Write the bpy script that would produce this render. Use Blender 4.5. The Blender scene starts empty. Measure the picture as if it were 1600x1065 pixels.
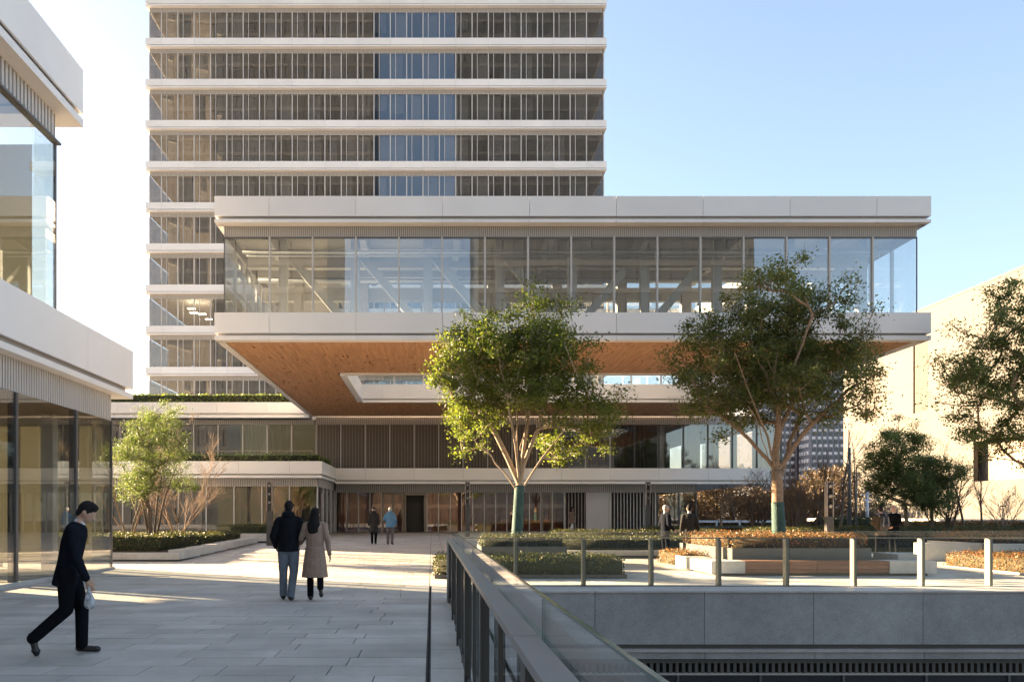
import bpy, math, random
import numpy as np
from mathutils import Vector, Matrix, Quaternion

SC = bpy.context.scene
COL = SC.collection
R = math.radians

# ---------------------------------------------------------------- camera
F = 1300.0                       # focal length in photograph pixels (frame 1600 wide)
VX, VY, CH = 675.0, 806.0, 1.5   # vanishing point of the frontal view, eye height
cam_d = bpy.data.cameras.new('camera')
cam = bpy.data.objects.new('camera', cam_d)
COL.objects.link(cam)
cam.location = (0, 0, CH)
cam.rotation_euler = (R(90), 0, 0)
cam_d.sensor_fit = 'HORIZONTAL'
cam_d.sensor_width = 36.0
cam_d.lens = 36.0 * F / 1600.0
cam_d.shift_x = (800 - VX) / 1600.0
cam_d.shift_y = (VY - 532.5) / 1600.0
cam_d.clip_start = 0.05
cam_d.clip_end = 6000
SC.camera = cam

# ---------------------------------------------------------------- light
SUN_EL = R(14.5)
SUN_H = Vector((-0.86, 0.51, 0)).normalized()
sun_dir = Vector((SUN_H.x * math.cos(SUN_EL), SUN_H.y * math.cos(SUN_EL), math.sin(SUN_EL)))
world = bpy.data.worlds.new('World')
SC.world = world
world.use_nodes = True
wn = world.node_tree.nodes
wl = world.node_tree.links
for n in list(wn): wn.remove(n)
wo = wn.new('ShaderNodeOutputWorld'); wb = wn.new('ShaderNodeBackground'); ws = wn.new('ShaderNodeTexSky')
ws.sky_type = 'NISHITA'
ws.sun_disc = False
ws.sun_elevation = SUN_EL
ws.sun_rotation = math.atan2(SUN_H.x, SUN_H.y)
ws.altitude = 20
ws.air_density = 1.0
ws.dust_density = 1.2
ws.ozone_density = 2.0
wb.inputs['Strength'].default_value = 0.05
wg = wn.new('ShaderNodeGamma'); wg.inputs[1].default_value = 0.9      # gentler sky contrast
wh = wn.new('ShaderNodeHueSaturation'); wh.inputs['Saturation'].default_value = 0.86
wl.new(ws.outputs[0], wh.inputs['Color']); wl.new(wh.outputs[0], wg.inputs[0]); wl.new(wg.outputs[0], wb.inputs[0]); wl.new(wb.outputs[0], wo.inputs[0])
sl = bpy.data.lights.new('sun', 'SUN')
sl.energy = 5.0
sl.angle = R(0.6)
sl.color = (1.0, 0.73, 0.45)
so = bpy.data.objects.new('sun', sl)
COL.objects.link(so)
so.rotation_euler = (-sun_dir).to_track_quat('-Z', 'Y').to_euler()
so.location = (-60, 45, 40)
SC.view_settings.view_transform = 'Standard'
SC.view_settings.look = 'None'
SC.view_settings.gamma = 1.0
SC.view_settings.use_curve_mapping = False
SC.view_settings.exposure = 3.2
SC.cycles.use_denoising = True
SC.cycles.max_bounces = 8
SC.cycles.transparent_max_bounces = 32
SC.cycles.transmission_bounces = 6
SC.cycles.glossy_bounces = 4
SC.cycles.diffuse_bounces = 4
SC.cycles.sample_clamp_indirect = 6.0
SC.cycles.caustics_reflective = False
SC.cycles.caustics_refractive = False

# ---------------------------------------------------------------- helpers
def S(Y): return F / Y
def WX(px, Y): return (px - VX) * Y / F
def WZ(py, Y): return CH + (VY - py) * Y / F
def gz(Y):                                   # the plaza climbs gently towards the podium
    return 0.0 if Y < 20 else min(0.5, 0.016 * (Y - 20))

def tag(o, label=None, cat=None, group=None, kind=None):
    if label: o['label'] = label
    if cat: o['category'] = cat
    if group: o['group'] = group
    if kind: o['kind'] = kind
    return o

def empty(name, loc, label, cat, group=None, rz=0):
    o = bpy.data.objects.new(name, None)
    COL.objects.link(o)
    o.location = loc
    o.rotation_euler = (0, 0, rz)
    o.empty_display_size = 0.2
    return tag(o, label, cat, group)

def wloc(o):
    v = Vector(o.location); p = o.parent
    while p is not None:
        v += Vector(p.location); p = p.parent
    return v

def link(name, me, parent=None, loc=(0, 0, 0), kind=None, abs_=True):
    o = bpy.data.objects.new(name, me)
    COL.objects.link(o)
    if parent is not None:
        o.parent = parent
        o.location = Vector(loc) - wloc(parent) if abs_ else Vector(loc)
    else:
        o.location = loc
    if kind: o['kind'] = kind
    return o

class MB:
    """collects faces for ONE mesh"""
    def __init__(s): s.v = []; s.f = []; s.m = []; s.smooth = []
    def quad(s, a, b, c, d, m=0):
        n = len(s.v); s.v += [tuple(a), tuple(b), tuple(c), tuple(d)]; s.f.append((n, n+1, n+2, n+3)); s.m.append(m); s.smooth.append(False)
    def box(s, x0, x1, y0, y1, z0, z1, m=0):
        n = len(s.v)
        s.v += [(x0,y0,z0),(x1,y0,z0),(x1,y1,z0),(x0,y1,z0),(x0,y0,z1),(x1,y0,z1),(x1,y1,z1),(x0,y1,z1)]
        for q in ((0,3,2,1),(4,5,6,7),(0,1,5,4),(1,2,6,5),(2,3,7,6),(3,0,4,7)):
            s.f.append(tuple(n+i for i in q)); s.m.append(m); s.smooth.append(False)
    def hexa(s, p, m=0):                     # 8 points: bottom ring 4, top ring 4
        n = len(s.v); s.v += [tuple(q) for q in p]
        for q in ((0,3,2,1),(4,5,6,7),(0,1,5,4),(1,2,6,5),(2,3,7,6),(3,0,4,7)):
            s.f.append(tuple(n+i for i in q)); s.m.append(m); s.smooth.append(False)
    def bar(s, a, b, w, h, m=0):             # a square bar between two points
        a = Vector(a); b = Vector(b); d = (b-a).normalized()
        u = d.cross(Vector((0,0,1)))
        if u.length < 1e-3: u = Vector((1,0,0))
        u.normalize(); v = u.cross(d)
        u = u*w/2; v = v*h/2
        s.hexa([a-u-v, a+u-v, a+u+v, a-u+v, b-u-v, b+u-v, b+u+v, b-u+v], m)
    def tube(s, pts, rad, seg=8, m=0, cap=True):
        rings = []
        prev = None
        for i, p in enumerate(pts):
            p = Vector(p)
            d = (Vector(pts[min(i+1, len(pts)-1)]) - Vector(pts[max(i-1, 0)]))
            if d.length < 1e-6: d = Vector((0,0,1))
            d.normalize()
            if prev is None:
                u = d.orthogonal().normalized()
            else:
                u = prev - d*prev.dot(d)
                if u.length < 1e-4: u = d.orthogonal()
                u.normalize()
            prev = u
            v = d.cross(u)
            n0 = len(s.v)
            for k in range(seg):
                a = 2*math.pi*k/seg
                q = p + (u*math.cos(a)+v*math.sin(a))*rad[i]
                s.v.append(tuple(q))
            rings.append(n0)
        for i in range(len(rings)-1):
            for k in range(seg):
                k2 = (k+1) % seg
                s.f.append((rings[i]+k, rings[i]+k2, rings[i+1]+k2, rings[i+1]+k)); s.m.append(m); s.smooth.append(True)
        if cap:
            s.f.append(tuple(rings[0]+k for k in reversed(range(seg)))); s.m.append(m); s.smooth.append(False)
            s.f.append(tuple(rings[-1]+k for k in range(seg))); s.m.append(m); s.smooth.append(False)
    def mesh(s, name, mats, off=(0,0,0)):
        me = bpy.data.meshes.new(name)
        o = Vector(off)
        me.from_pydata([tuple(Vector(v)-o) for v in s.v], [], s.f)
        for m in (mats if isinstance(mats, (list, tuple)) else [mats]): me.materials.append(m)
        me.polygons.foreach_set('material_index', s.m)
        me.polygons.foreach_set('use_smooth', s.smooth)
        me.update()
        return me
    def build(s, name, mats, parent=None, kind=None, base=None):
        """vertices are in world space; the object's origin is put at base (or its parent's place)"""
        off = Vector(base) if base is not None else (wloc(parent) if parent is not None else Vector((0,0,0)))
        return link(name, s.mesh(name, mats, off), parent, off, kind)

_boxes = {}
def part(name, parent, x0, x1, y0, y1, z0, z1, mat, kind=None):
    """one box-shaped piece; alike pieces share mesh data"""
    key = (round(x1-x0, 4), round(y1-y0, 4), round(z1-z0, 4), mat.name)
    me = _boxes.get(key)
    if me is None:
        b = MB(); hx, hy, hz = (x1-x0)/2, (y1-y0)/2, (z1-z0)/2
        b.box(-hx, hx, -hy, hy, -hz, hz)
        me = b.mesh(name, mat); _boxes[key] = me
    return link(name, me, parent, ((x0+x1)/2, (y0+y1)/2, (z0+z1)/2), kind)

# ---------------------------------------------------------------- materials
MT = {}
def newmat(name):
    m = bpy.data.materials.new(name); m.use_nodes = True
    MT[name] = m
    nt = m.node_tree
    return m, nt, nt.nodes['Principled BSDF'], nt.nodes['Material Output']

def plain(name, col, rough=0.6, var=0.06, scale=3.0, metal=0.0, bump=0.0, bscale=40.0, rnd=0.0, spec=0.5, grime=0.0):
    m, nt, p, out = newmat(name)
    N = nt.nodes; L = nt.links
    tc = N.new('ShaderNodeTexCoord'); geo = N.new('ShaderNodeNewGeometry')
    nz = N.new('ShaderNodeTexNoise'); nz.inputs['Scale'].default_value = scale; nz.inputs['Detail'].default_value = 5
    L.new(geo.outputs['Position'], nz.inputs['Vector'])
    mr = N.new('ShaderNodeMapRange'); mr.inputs[1].default_value = 0.3; mr.inputs[2].default_value = 0.7
    mr.inputs[3].default_value = 1-var; mr.inputs[4].default_value = 1+var
    L.new(nz.outputs[0], mr.inputs[0])
    val = mr.outputs[0]
    if rnd:
        oi = N.new('ShaderNodeObjectInfo')
        m2 = N.new('ShaderNodeMapRange'); m2.inputs[3].default_value = 1-rnd; m2.inputs[4].default_value = 1+rnd
        L.new(oi.outputs['Random'], m2.inputs[0])
        mu = N.new('ShaderNodeMath'); mu.operation = 'MULTIPLY'
        L.new(val, mu.inputs[0]); L.new(m2.outputs[0], mu.inputs[1]); val = mu.outputs[0]
    mx = N.new('ShaderNodeVectorMath'); mx.operation = 'SCALE'
    mx.inputs[0].default_value = col[:3]
    L.new(val, mx.inputs['Scale'])
    L.new(mx.outputs[0], p.inputs['Base Color'])
    p.inputs['Metallic'].default_value = metal
    p.inputs['Specular IOR Level'].default_value = spec
    r2 = N.new('ShaderNodeMapRange'); r2.inputs[3].default_value = max(0.03, rough-0.08); r2.inputs[4].default_value = min(1, rough+0.08)
    L.new(nz.outputs[0], r2.inputs[0]); L.new(r2.outputs[0], p.inputs['Roughness'])
    if bump:
        nb = N.new('ShaderNodeTexNoise'); nb.inputs['Scale'].default_value = bscale; nb.inputs['Detail'].default_value = 4
        L.new(geo.outputs['Position'], nb.inputs['Vector'])
        bp = N.new('ShaderNodeBump'); bp.inputs['Strength'].default_value = bump; bp.inputs['Distance'].default_value = 0.02
        L.new(nb.outputs[0], bp.inputs['Height']); L.new(bp.outputs[0], p.inputs['Normal'])
    return m

def granite(name, col, rough=0.65, speck=0.25, rnd=0.08, island=False, joint=None):
    m, nt, p, out = newmat(name)
    N = nt.nodes; L = nt.links
    geo = N.new('ShaderNodeNewGeometry')
    n1 = N.new('ShaderNodeTexNoise'); n1.inputs['Scale'].default_value = 90; n1.inputs['Detail'].default_value = 2
    n2 = N.new('ShaderNodeTexNoise'); n2.inputs['Scale'].default_value = 0.9; n2.inputs['Detail'].default_value = 6
    n3 = N.new('ShaderNodeTexNoise'); n3.inputs['Scale'].default_value = 7.0; n3.inputs['Detail'].default_value = 5
    for n in (n1, n2, n3): L.new(geo.outputs['Position'], n.inputs['Vector'])
    def mrange(src, a, b, lo=0.3, hi=0.7):
        q = N.new('ShaderNodeMapRange'); q.inputs[1].default_value = lo; q.inputs[2].default_value = hi
        q.inputs[3].default_value = a; q.inputs[4].default_value = b; L.new(src, q.inputs[0]); return q.outputs[0]
    def mul(a, b):
        q = N.new('ShaderNodeMath'); q.operation = 'MULTIPLY'; L.new(a, q.inputs[0]); L.new(b, q.inputs[1]); return q.outputs[0]
    v = mul(mrange(n1.outputs[0], 1-speck, 1+speck), mrange(n2.outputs[0], 0.80, 1.14))
    v = mul(v, mrange(n3.outputs[0], 0.9, 1.08))
    if island: rs = geo.outputs['Random Per Island']
    else: rs = N.new('ShaderNodeObjectInfo').outputs['Random']
    v = mul(v, mrange(rs, 1-rnd, 1+rnd, 0, 1))
    mx = N.new('ShaderNodeVectorMath'); mx.operation = 'SCALE'; mx.inputs[0].default_value = col
    L.new(v, mx.inputs['Scale']); L.new(mx.outputs[0], p.inputs['Base Color'])
    L.new(mrange(n3.outputs[0], rough-0.12, rough+0.12), p.inputs['Roughness'])
    bp = N.new('ShaderNodeBump'); bp.inputs['Strength'].default_value = 0.25; bp.inputs['Distance'].default_value = 0.006
    L.new(n1.outputs[0], bp.inputs['Height']); L.new(bp.outputs[0], p.inputs['Normal'])
    return m

def glass(name, tint=(0.86, 0.9, 0.9), r0=0.1, r1=0.9, rough=0.0, power=4.0, rcol=(0.95, 0.97, 1.0), wob=0.0):
    """thin architectural pane: part of the light passes, part is mirrored, more so at a glance"""
    m, nt, p, out = newmat(name)
    N = nt.nodes; L = nt.links
    N.remove(p)
    tr = N.new('ShaderNodeBsdfTransparent'); tr.inputs[0].default_value = (*tint, 1)
    gl = N.new('ShaderNodeBsdfGlossy'); gl.inputs['Roughness'].default_value = rough; gl.inputs[0].default_value = (*rcol, 1)
    lw = N.new('ShaderNodeLayerWeight'); lw.inputs[0].default_value = 0.5
    pw = N.new('ShaderNodeMath'); pw.operation = 'POWER'; pw.inputs[1].default_value = power
    L.new(lw.outputs['Facing'], pw.inputs[0])
    mr = N.new('ShaderNodeMapRange'); mr.inputs[3].default_value = r0; mr.inputs[4].default_value = r1
    L.new(pw.outputs[0], mr.inputs[0])
    mix = N.new('ShaderNodeMixShader')
    L.new(mr.outputs[0], mix.inputs[0]); L.new(tr.outputs[0], mix.inputs[1]); L.new(gl.outputs[0], mix.inputs[2])
    L.new(mix.outputs[0], out.inputs[0])
    if wob:
        geo = N.new('ShaderNodeNewGeometry'); nz = N.new('ShaderNodeTexNoise'); nz.inputs['Scale'].default_value = 0.8; nz.inputs['Detail'].default_value = 1
        L.new(geo.outputs['Position'], nz.inputs['Vector'])
        bp = N.new('ShaderNodeBump'); bp.inputs['Strength'].default_value = wob; bp.inputs['Distance'].default_value = 0.01
        L.new(nz.outputs[0], bp.inputs['Height']); L.new(bp.outputs[0], gl.inputs['Normal'])
    return m

def leafmat(name, cols, trans=0.45, rough=0.5):
    m, nt, p, out = newmat(name)
    N = nt.nodes; L = nt.links
    geo = N.new('ShaderNodeNewGeometry')
    cr = N.new('ShaderNodeValToRGB')
    el = cr.color_ramp.elements
    while len(el) < len(cols): el.new(0.5)
    for i, (pos, c) in enumerate(cols):
        el[i].position = pos; el[i].color = (*c, 1)
    L.new(geo.outputs['Random Per Island'], cr.inputs[0])
    nz = N.new('ShaderNodeTexNoise'); nz.inputs['Scale'].default_value = 1.3; nz.inputs['Detail'].default_value = 3
    L.new(geo.outputs['Position'], nz.inputs['Vector'])
    mr = N.new('ShaderNodeMapRange'); mr.inputs[1].default_value = 0.3; mr.inputs[2].default_value = 0.7; mr.inputs[3].default_value = 0.7; mr.inputs[4].default_value = 1.3
    L.new(nz.outputs[0], mr.inputs[0])
    mx = N.new('ShaderNodeVectorMath'); mx.operation = 'SCALE'
    L.new(cr.outputs[0], mx.inputs[0]); L.new(mr.outputs[0], mx.inputs['Scale'])
    L.new(mx.outputs[0], p.inputs['Base Color'])
    p.inputs['Roughness'].default_value = rough
    p.inputs['Specular IOR Level'].default_value = 0.4
    if trans:
        t = N.new('ShaderNodeBsdfTranslucent')
        sc = N.new('ShaderNodeVectorMath'); sc.operation = 'MULTIPLY'; sc.inputs[1].default_value = (1.5, 1.6, 0.7)
        L.new(mx.outputs[0], sc.inputs[0]); L.new(sc.outputs[0], t.inputs[0])
        mix = N.new('ShaderNodeMixShader'); mix.inputs[0].default_value = trans
        L.new(p.outputs[0], mix.inputs[1]); L.new(t.outputs[0], mix.inputs[2]); L.new(mix.outputs[0], out.inputs[0])
    return m

def wood(name, cols, rough=0.5, island=True, grain=(1.2, 14, 14)):
    m, nt, p, out = newmat(name)
    N = nt.nodes; L = nt.links
    geo = N.new('ShaderNodeNewGeometry')
    cr = N.new('ShaderNodeValToRGB'); el = cr.color_ramp.elements
    while len(el) < len(cols): el.new(0.5)
    for i, (pos, c) in enumerate(cols): el[i].position = pos; el[i].color = (*c, 1)
    L.new(geo.outputs['Random Per Island'] if island else N.new('ShaderNodeObjectInfo').outputs['Random'], cr.inputs[0])
    mp = N.new('ShaderNodeMapping'); mp.inputs['Scale'].default_value = grain
    L.new(geo.outputs['Position'], mp.inputs[0])
    nz = N.new('ShaderNodeTexNoise'); nz.inputs['Scale'].default_value = 2; nz.inputs['Detail'].default_value = 6
    L.new(mp.outputs[0], nz.inputs['Vector'])
    mr = N.new('ShaderNodeMapRange'); mr.inputs[1].default_value = 0.3; mr.inputs[2].default_value = 0.7; mr.inputs[3].default_value = 0.82; mr.inputs[4].default_value = 1.15
    L.new(nz.outputs[0], mr.inputs[0])
    mx = N.new('ShaderNodeVectorMath'); mx.operation = 'SCALE'
    L.new(cr.outputs[0], mx.inputs[0]); L.new(mr.outputs[0], mx.inputs['Scale'])
    L.new(mx.outputs[0], p.inputs['Base Color']); p.inputs['Roughness'].default_value = rough
    return m

def emit(name, col, k):
    m, nt, p, out = newmat(name)
    p.inputs['Emission Color'].default_value = (*col, 1); p.inputs['Emission Strength'].default_value = k
    p.inputs['Base Color'].default_value = (*col, 1)
    return m

def trans_cloth(name, col, f=0.5):
    m, nt, p, out = newmat(name)
    N = nt.nodes; L = nt.links
    p.inputs['Base Color'].default_value = (*col, 1); p.inputs['Roughness'].default_value = 0.9
    t = N.new('ShaderNodeBsdfTranslucent'); t.inputs[0].default_value = (*col, 1)
    mix = N.new('ShaderNodeMixShader'); mix.inputs[0].default_value = f
    L.new(p.outputs[0], mix.inputs[1]); L.new(t.outputs[0], mix.inputs[2]); L.new(mix.outputs[0], out.inputs[0])
    return m

M_white = plain('white_aluminium', (0.83, 0.805, 0.785), 0.42, 0.05, 0.35, rnd=0.035)
M_joint = plain('dark_joint', (0.12, 0.115, 0.11), 0.8, 0.05)
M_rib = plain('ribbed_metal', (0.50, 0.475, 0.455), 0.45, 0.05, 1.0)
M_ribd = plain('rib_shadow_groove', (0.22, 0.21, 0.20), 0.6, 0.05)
M_mull = plain('mullion_metal', (0.55, 0.53, 0.51), 0.4, 0.04)
M_mullD = plain('dark_mullion_metal', (0.10, 0.098, 0.1), 0.4, 0.05)
M_gap = plain('fascia_recess', (0.52, 0.49, 0.47), 0.6, 0.05)
M_glT = glass('tower_glass', (0.66, 0.66, 0.66), 0.12, 0.9, wob=0.15)
M_glP = glass('pavilion_glass', (0.90, 0.92, 0.92), 0.13, 0.9, wob=0.1)
M_glQ = glass('podium_glass', (0.82, 0.81, 0.80), 0.09, 0.9, wob=0.1)
M_glL = glass('left_building_glass', (0.86, 0.88, 0.86), 0.07, 0.75, wob=0.1, power=3.0)
M_glR = glass('railing_glass', (0.93, 0.965, 0.95), 0.022, 0.8)
M_glE = plain('glass_edge', (0.10, 0.19, 0.16), 0.15, 0.05)
M_paveN = granite('paving_granite', (0.53, 0.485, 0.43), 0.62, 0.22, 0.13)
M_paveS = granite('paving_granite_far', (0.53, 0.485, 0.43), 0.62, 0.22, 0.13, island=True)
M_gran = granite('wall_granite', (0.33, 0.33, 0.335), 0.55, 0.22, 0.05)
M_cope = granite('coping_granite', (0.46, 0.44, 0.42), 0.55, 0.2, 0.05)
M_stone = granite('bench_stone', (0.55, 0.52, 0.48), 0.6, 0.15, 0.05)
M_bed = plain('paving_bed', (0.085, 0.08, 0.075), 0.95, 0.1)
M_bounce = plain('bounce_paving', (0.38, 0.37, 0.36), 0.85, 0.12, 0.3)  # ground round the plaza, made pale to bounce sun onto the shaded fronts
M_asph = plain('asphalt', (0.07, 0.068, 0.066), 0.9, 0.15, 0.6, bump=0.3)
M_soil = plain('soil', (0.07, 0.05, 0.035), 0.95, 0.2, 8)
M_dsteel = plain('dark_steel', (0.085, 0.082, 0.080), 0.45, 0.08, 4, metal=0.3)
M_cap = plain('brushed_cap', (0.34, 0.335, 0.33), 0.38, 0.05, 6, metal=0.4)
M_post = plain('stainless_post', (0.24, 0.20, 0.15), 0.42, 0.05, 6, metal=0.15)
M_soffit = wood('soffit_timber', [(0.0, (0.47, 0.24, 0.11)), (0.5, (0.53, 0.285, 0.14)), (1.0, (0.60, 0.335, 0.17))], 0.5, grain=(14, 1.2, 14))
M_sofdark = plain('soffit_slot', (0.20, 0.085, 0.04), .6, .1)
M_redwood = wood('red_wood_panel', [(0, (0.25, 0.085, 0.055)), (1, (0.33, 0.12, 0.075))], 0.35, island=False, grain=(10, 10, 1))
M_bench = wood('bench_timber', [(0, (0.20, 0.095, 0.055)), (1, (0.27, 0.135, 0.08))], 0.6, island=False, grain=(1.5, 14, 14))
M_louv = plain('bronze_louvre', (0.33, 0.28, 0.245), 0.45, 0.06, 2, metal=0.2)
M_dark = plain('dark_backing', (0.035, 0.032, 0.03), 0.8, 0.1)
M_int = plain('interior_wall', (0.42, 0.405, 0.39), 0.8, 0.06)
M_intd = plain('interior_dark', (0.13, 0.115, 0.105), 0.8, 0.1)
M_ceil = plain('interior_ceiling', (0.54, 0.515, 0.485), 0.8, 0.05)
M_steelw = plain('painted_structure', (0.56, 0.545, 0.52), 0.55, 0.05)
M_duct = plain('service_pipe', (0.40, 0.41, 0.42), 0.35, 0.05, metal=0.6)
M_blind = trans_cloth('roller_blind', (0.42, 0.40, 0.33), 0.55)
M_curt = trans_cloth('sheer_curtain', (0.78, 0.76, 0.72), 0.4)
M_drape = plain('slate_drape', (0.13, 0.14, 0.15), .9, .1, 2)
M_planter = plain('planter_steel', (0.105, 0.10, 0.098), 0.5, 0.1, 3, metal=0.2)
M_bark1 = plain('pale_bark', (0.36, 0.28, 0.20), 0.85, 0.25, 14, bump=0.6, bscale=30)
M_bark2 = plain('brown_bark', (0.27, 0.185, 0.12), 0.9, 0.3, 16, bump=0.8, bscale=30)
M_bark3 = plain('dark_bark', (0.12, 0.085, 0.06), 0.9, 0.25, 14, bump=0.5)
M_wrap = plain('green_wrap', (0.036, 0.085, 0.075), 0.8, 0.35, 12, bump=0.6)
M_leaf1 = leafmat('leaf_yellow_green', [(0, (0.070, 0.100, 0.026)), (0.5, (0.110, 0.140, 0.032)), (0.85, (0.16, 0.175, 0.04)), (1, (0.19, 0.19, 0.05))])
M_leaf2 = leafmat('leaf_olive', [(0, (0.080, 0.105, 0.038)), (0.5, (0.115, 0.138, 0.046)), (0.9, (0.165, 0.165, 0.055)), (1, (0.22, 0.17, 0.07))])
M_leaf3 = leafmat('leaf_deep', [(0, (0.09, 0.125, 0.05)), (0.5, (0.125, 0.16, 0.06)), (1, (0.18, 0.20, 0.07))])
M_leaf4 = leafmat('leaf_blue_green', [(0, (0.075, 0.105, 0.05)), (0.5, (0.10, 0.135, 0.062)), (1, (0.15, 0.17, 0.062))])
M_hedge = leafmat('hedge_leaf', [(0, (0.035, 0.050, 0.016)), (0.55, (0.060, 0.072, 0.020)), (0.85, (0.105, 0.09, 0.025)), (1, (0.17, 0.11, 0.03))], 0.2)
M_hedgeO = leafmat('hedge_leaf_orange', [(0, (0.065, 0.070, 0.020)), (0.35, (0.17, 0.11, 0.026)), (0.7, (0.30, 0.12, 0.032)), (1, (0.38, 0.11, 0.05))], 0.2)
M_twig = leafmat('far_twigs', [(0, (0.10, 0.065, 0.045)), (0.6, (0.15, 0.10, 0.07)), (1, (0.17, 0.13, 0.06))], 0.15)
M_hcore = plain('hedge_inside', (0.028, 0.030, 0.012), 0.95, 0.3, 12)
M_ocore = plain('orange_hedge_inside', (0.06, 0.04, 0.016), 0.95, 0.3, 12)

# ================================================================ ground
rnd = random.Random(7)
VOID_X0, VOID_X1, VOID_Y0, VOID_Y1 = 0.42, 46.0, -12.0, 13.54
def ground_sheet():
    b = MB()
    xs = [-1500, -60, VOID_X0, VOID_X1, 120, 1500]
    ys = [-400, VOID_Y0, VOID_Y1, 20, 51, 90, 400, 3000]
    for i in range(len(xs)-1):
        for j in range(len(ys)-1):
            if xs[i] == VOID_X0 and ys[j] == VOID_Y0: continue
            a, c = gz(ys[j])-0.035, gz(ys[j+1])-0.035
            b.quad((xs[i], ys[j], a), (xs[i+1], ys[j], a), (xs[i+1], ys[j+1], c), (xs[i], ys[j+1], c), 0 if (-60 <= xs[i] < 46 and -12 <= ys[j] < 51) else 1)
    return b.build('ground', [M_bed, M_bounce], kind='structure')
ground = ground_sheet()

def street_sheet():
    b = MB()
    b.quad((22, 60, .469), (400, 60, .469), (400, 400, .469), (22, 400, .469))
    return b.build('street', [M_asph], kind='structure')
street_sheet()

plaza = bpy.data.objects.new('plaza_paving', None); COL.objects.link(plaza); plaza['kind'] = 'structure'
JG = 0.0055
def tile_rows(x0, x1, y0, y1, fn, blocked=None):
    y = y0
    while y < y1 - 0.05:
        d = rnd.choice((0.40, 0.45, 0.45, 0.50))
        x = x0 - rnd.random()*0.8
        while x < x1:
            ln = rnd.choice((0.75, 0.9, 0.9, 1.05, 1.2))
            a, c = max(x, x0), min(x+ln, x1)
            x += ln
            if x1 - c < 0.35: c = x1; x = x1 + 1
            if c - a < 0.05: continue
            if blocked and blocked((a+c)/2, y+d/2): continue
            fn(a+JG, c-JG, y+JG, min(y+d, y1)-JG)
        y += d
near_count = [0]
far_tiles = MB()
def near_tile(a, c, y0, y1):
    if near_count[0] < 296:
        near_count[0] += 1
        dz = rnd.uniform(-0.002, 0.0015)
        part('paving_slab', plaza, a, c, y0, y1, -0.033+dz, 0.0+dz, M_paveN)
    else: far_tile(a, c, y0, y1)
def far_tile(a, c, y0, y1):
    dz = rnd.uniform(-0.001, 0.001)
    g0, g1 = gz(y0)+dz, gz(y1)+dz
    far_tiles.hexa([(a,y0,g0-.03),(c,y0,g0-.03),(c,y1,g1-.03),(a,y1,g1-.03),(a,y0,g0),(c,y0,g0),(c,y1,g1),(a,y1,g1)])
tile_rows(-8.78, -0.055, 7.0, 23.2, near_tile)
tile_rows(-8.78, -0.055, 1.0, 7.0, far_tile)
tile_rows(-30, -0.055, 23.2, 51.4, far_tile)
tile_rows(0.40, 24, 14.80, 51.4, far_tile)
tile_rows(-0.051, 0.396, 17.9, 51.4, far_tile)
y = 1.0
while y < 17.8:                                # edge strip between slot drain and railing
    part('edge_slab', plaza, -0.012, 0.395, y+JG, min(y+1.2, 17.9)-JG, -0.033, rnd.uniform(-.001, .001), M_paveN)
    y += 1.2
far_tiles.build('distant_paving', [M_paveS], plaza, kind='stuff')
# slot drain: two thin steel edges either side of a dark gap
drain = empty('slot_drain', (-0.033, 9, 0), 'narrow dark slot drain running beside the railing paving', 'drain')
part('steel_edge', drain, -0.052, -0.046, 1, 17.9, -0.03, 0.002, M_dsteel)
part('steel_edge', drain, -0.021, -0.015, 1, 17.9, -0.03, 0.002, M_dsteel)

# ================================================================ sunken court and its walls
pit = empty('sunken_court_wall', (0.5, 13.54, -4.2), 'speckled grey granite retaining wall below the glass balustrade', 'wall')
xw = WX(929.6, 13.54) - 1.78*2
zt, zb = WZ(926, 13.54), WZ(1006, 13.54)
k = 0
while xw < 30:
    a = max(xw, VOID_X0+.01)
    if xw+1.78 > a+0.1:
        part('granite_panel', pit, a+.004, xw+1.78-.004, 13.54, 13.60, zb, zt, M_gran)
        part('lower_band', pit, a+.004, xw+1.78-.004, 13.50, 13.60, WZ(1028, 13.54), WZ(1017.5, 13.54), M_gran)
        part('coping_slab', pit, a+.004, xw+1.78-.004, 13.52, 14.78, zt+.004, zt+.034, M_cope)
    xw += 1.78
part('ledge', pit, VOID_X0, 30, 13.46, 13.60, WZ(1017, 13.54), WZ(1013, 13.54), M_cope)
part('backing', pit, VOID_X0, 46, 13.61, 14.76, -0.9, zt, M_joint)
part('curb_face', pit, VOID_X0, 24, 14.761, 14.79, -0.03, zt-.002, M_cope)
b = MB(); x = VOID_X0
while x < 18:
    b.box(x, x+.05, 13.62, 13.72, WZ(1051, 13.6), WZ(1028, 13.6)); x += .105
b.build('louvre', [M_joint], pit, kind='stuff')
part('dark_depth_sheet', pit, VOID_X0, 46, 13.73, 13.80, -4.2, -0.9, M_dark)  # upright black sheet standing in for the unlit depth behind louvres and panes
part('frame_rail', pit, VOID_X0, 30, 13.66, 13.72, WZ(1055, 13.6), WZ(1051, 13.6), M_mull)
for i in range(14):
    part('frame_post', pit, 1.3+i*1.36, 1.34+i*1.36, 13.66, 13.72, -4.2, WZ(1055, 13.6), M_mullD)
    part('glass_pane', pit, 1.345+i*1.36, 1.295+(i+1)*1.36, 13.68, 13.69, -4.2, WZ(1055.4, 13.6), M_glQ)
b = MB()
b.quad((VOID_X0, VOID_Y0, -4.2), (VOID_X1, VOID_Y0, -4.2), (VOID_X1, 14, -4.2), (VOID_X0, 14, -4.2))
b.build('sunken_court_floor', [M_joint], kind='structure')
side = empty('walkway_edge_wall', (0.42, 0, -4.2), 'grey concrete wall carrying the walkway beside the sunken court', 'wall')
part('wall_panel', side, 0.43, 0.55, -12, 13.5, -4.2, -0.04, M_gran)

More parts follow.
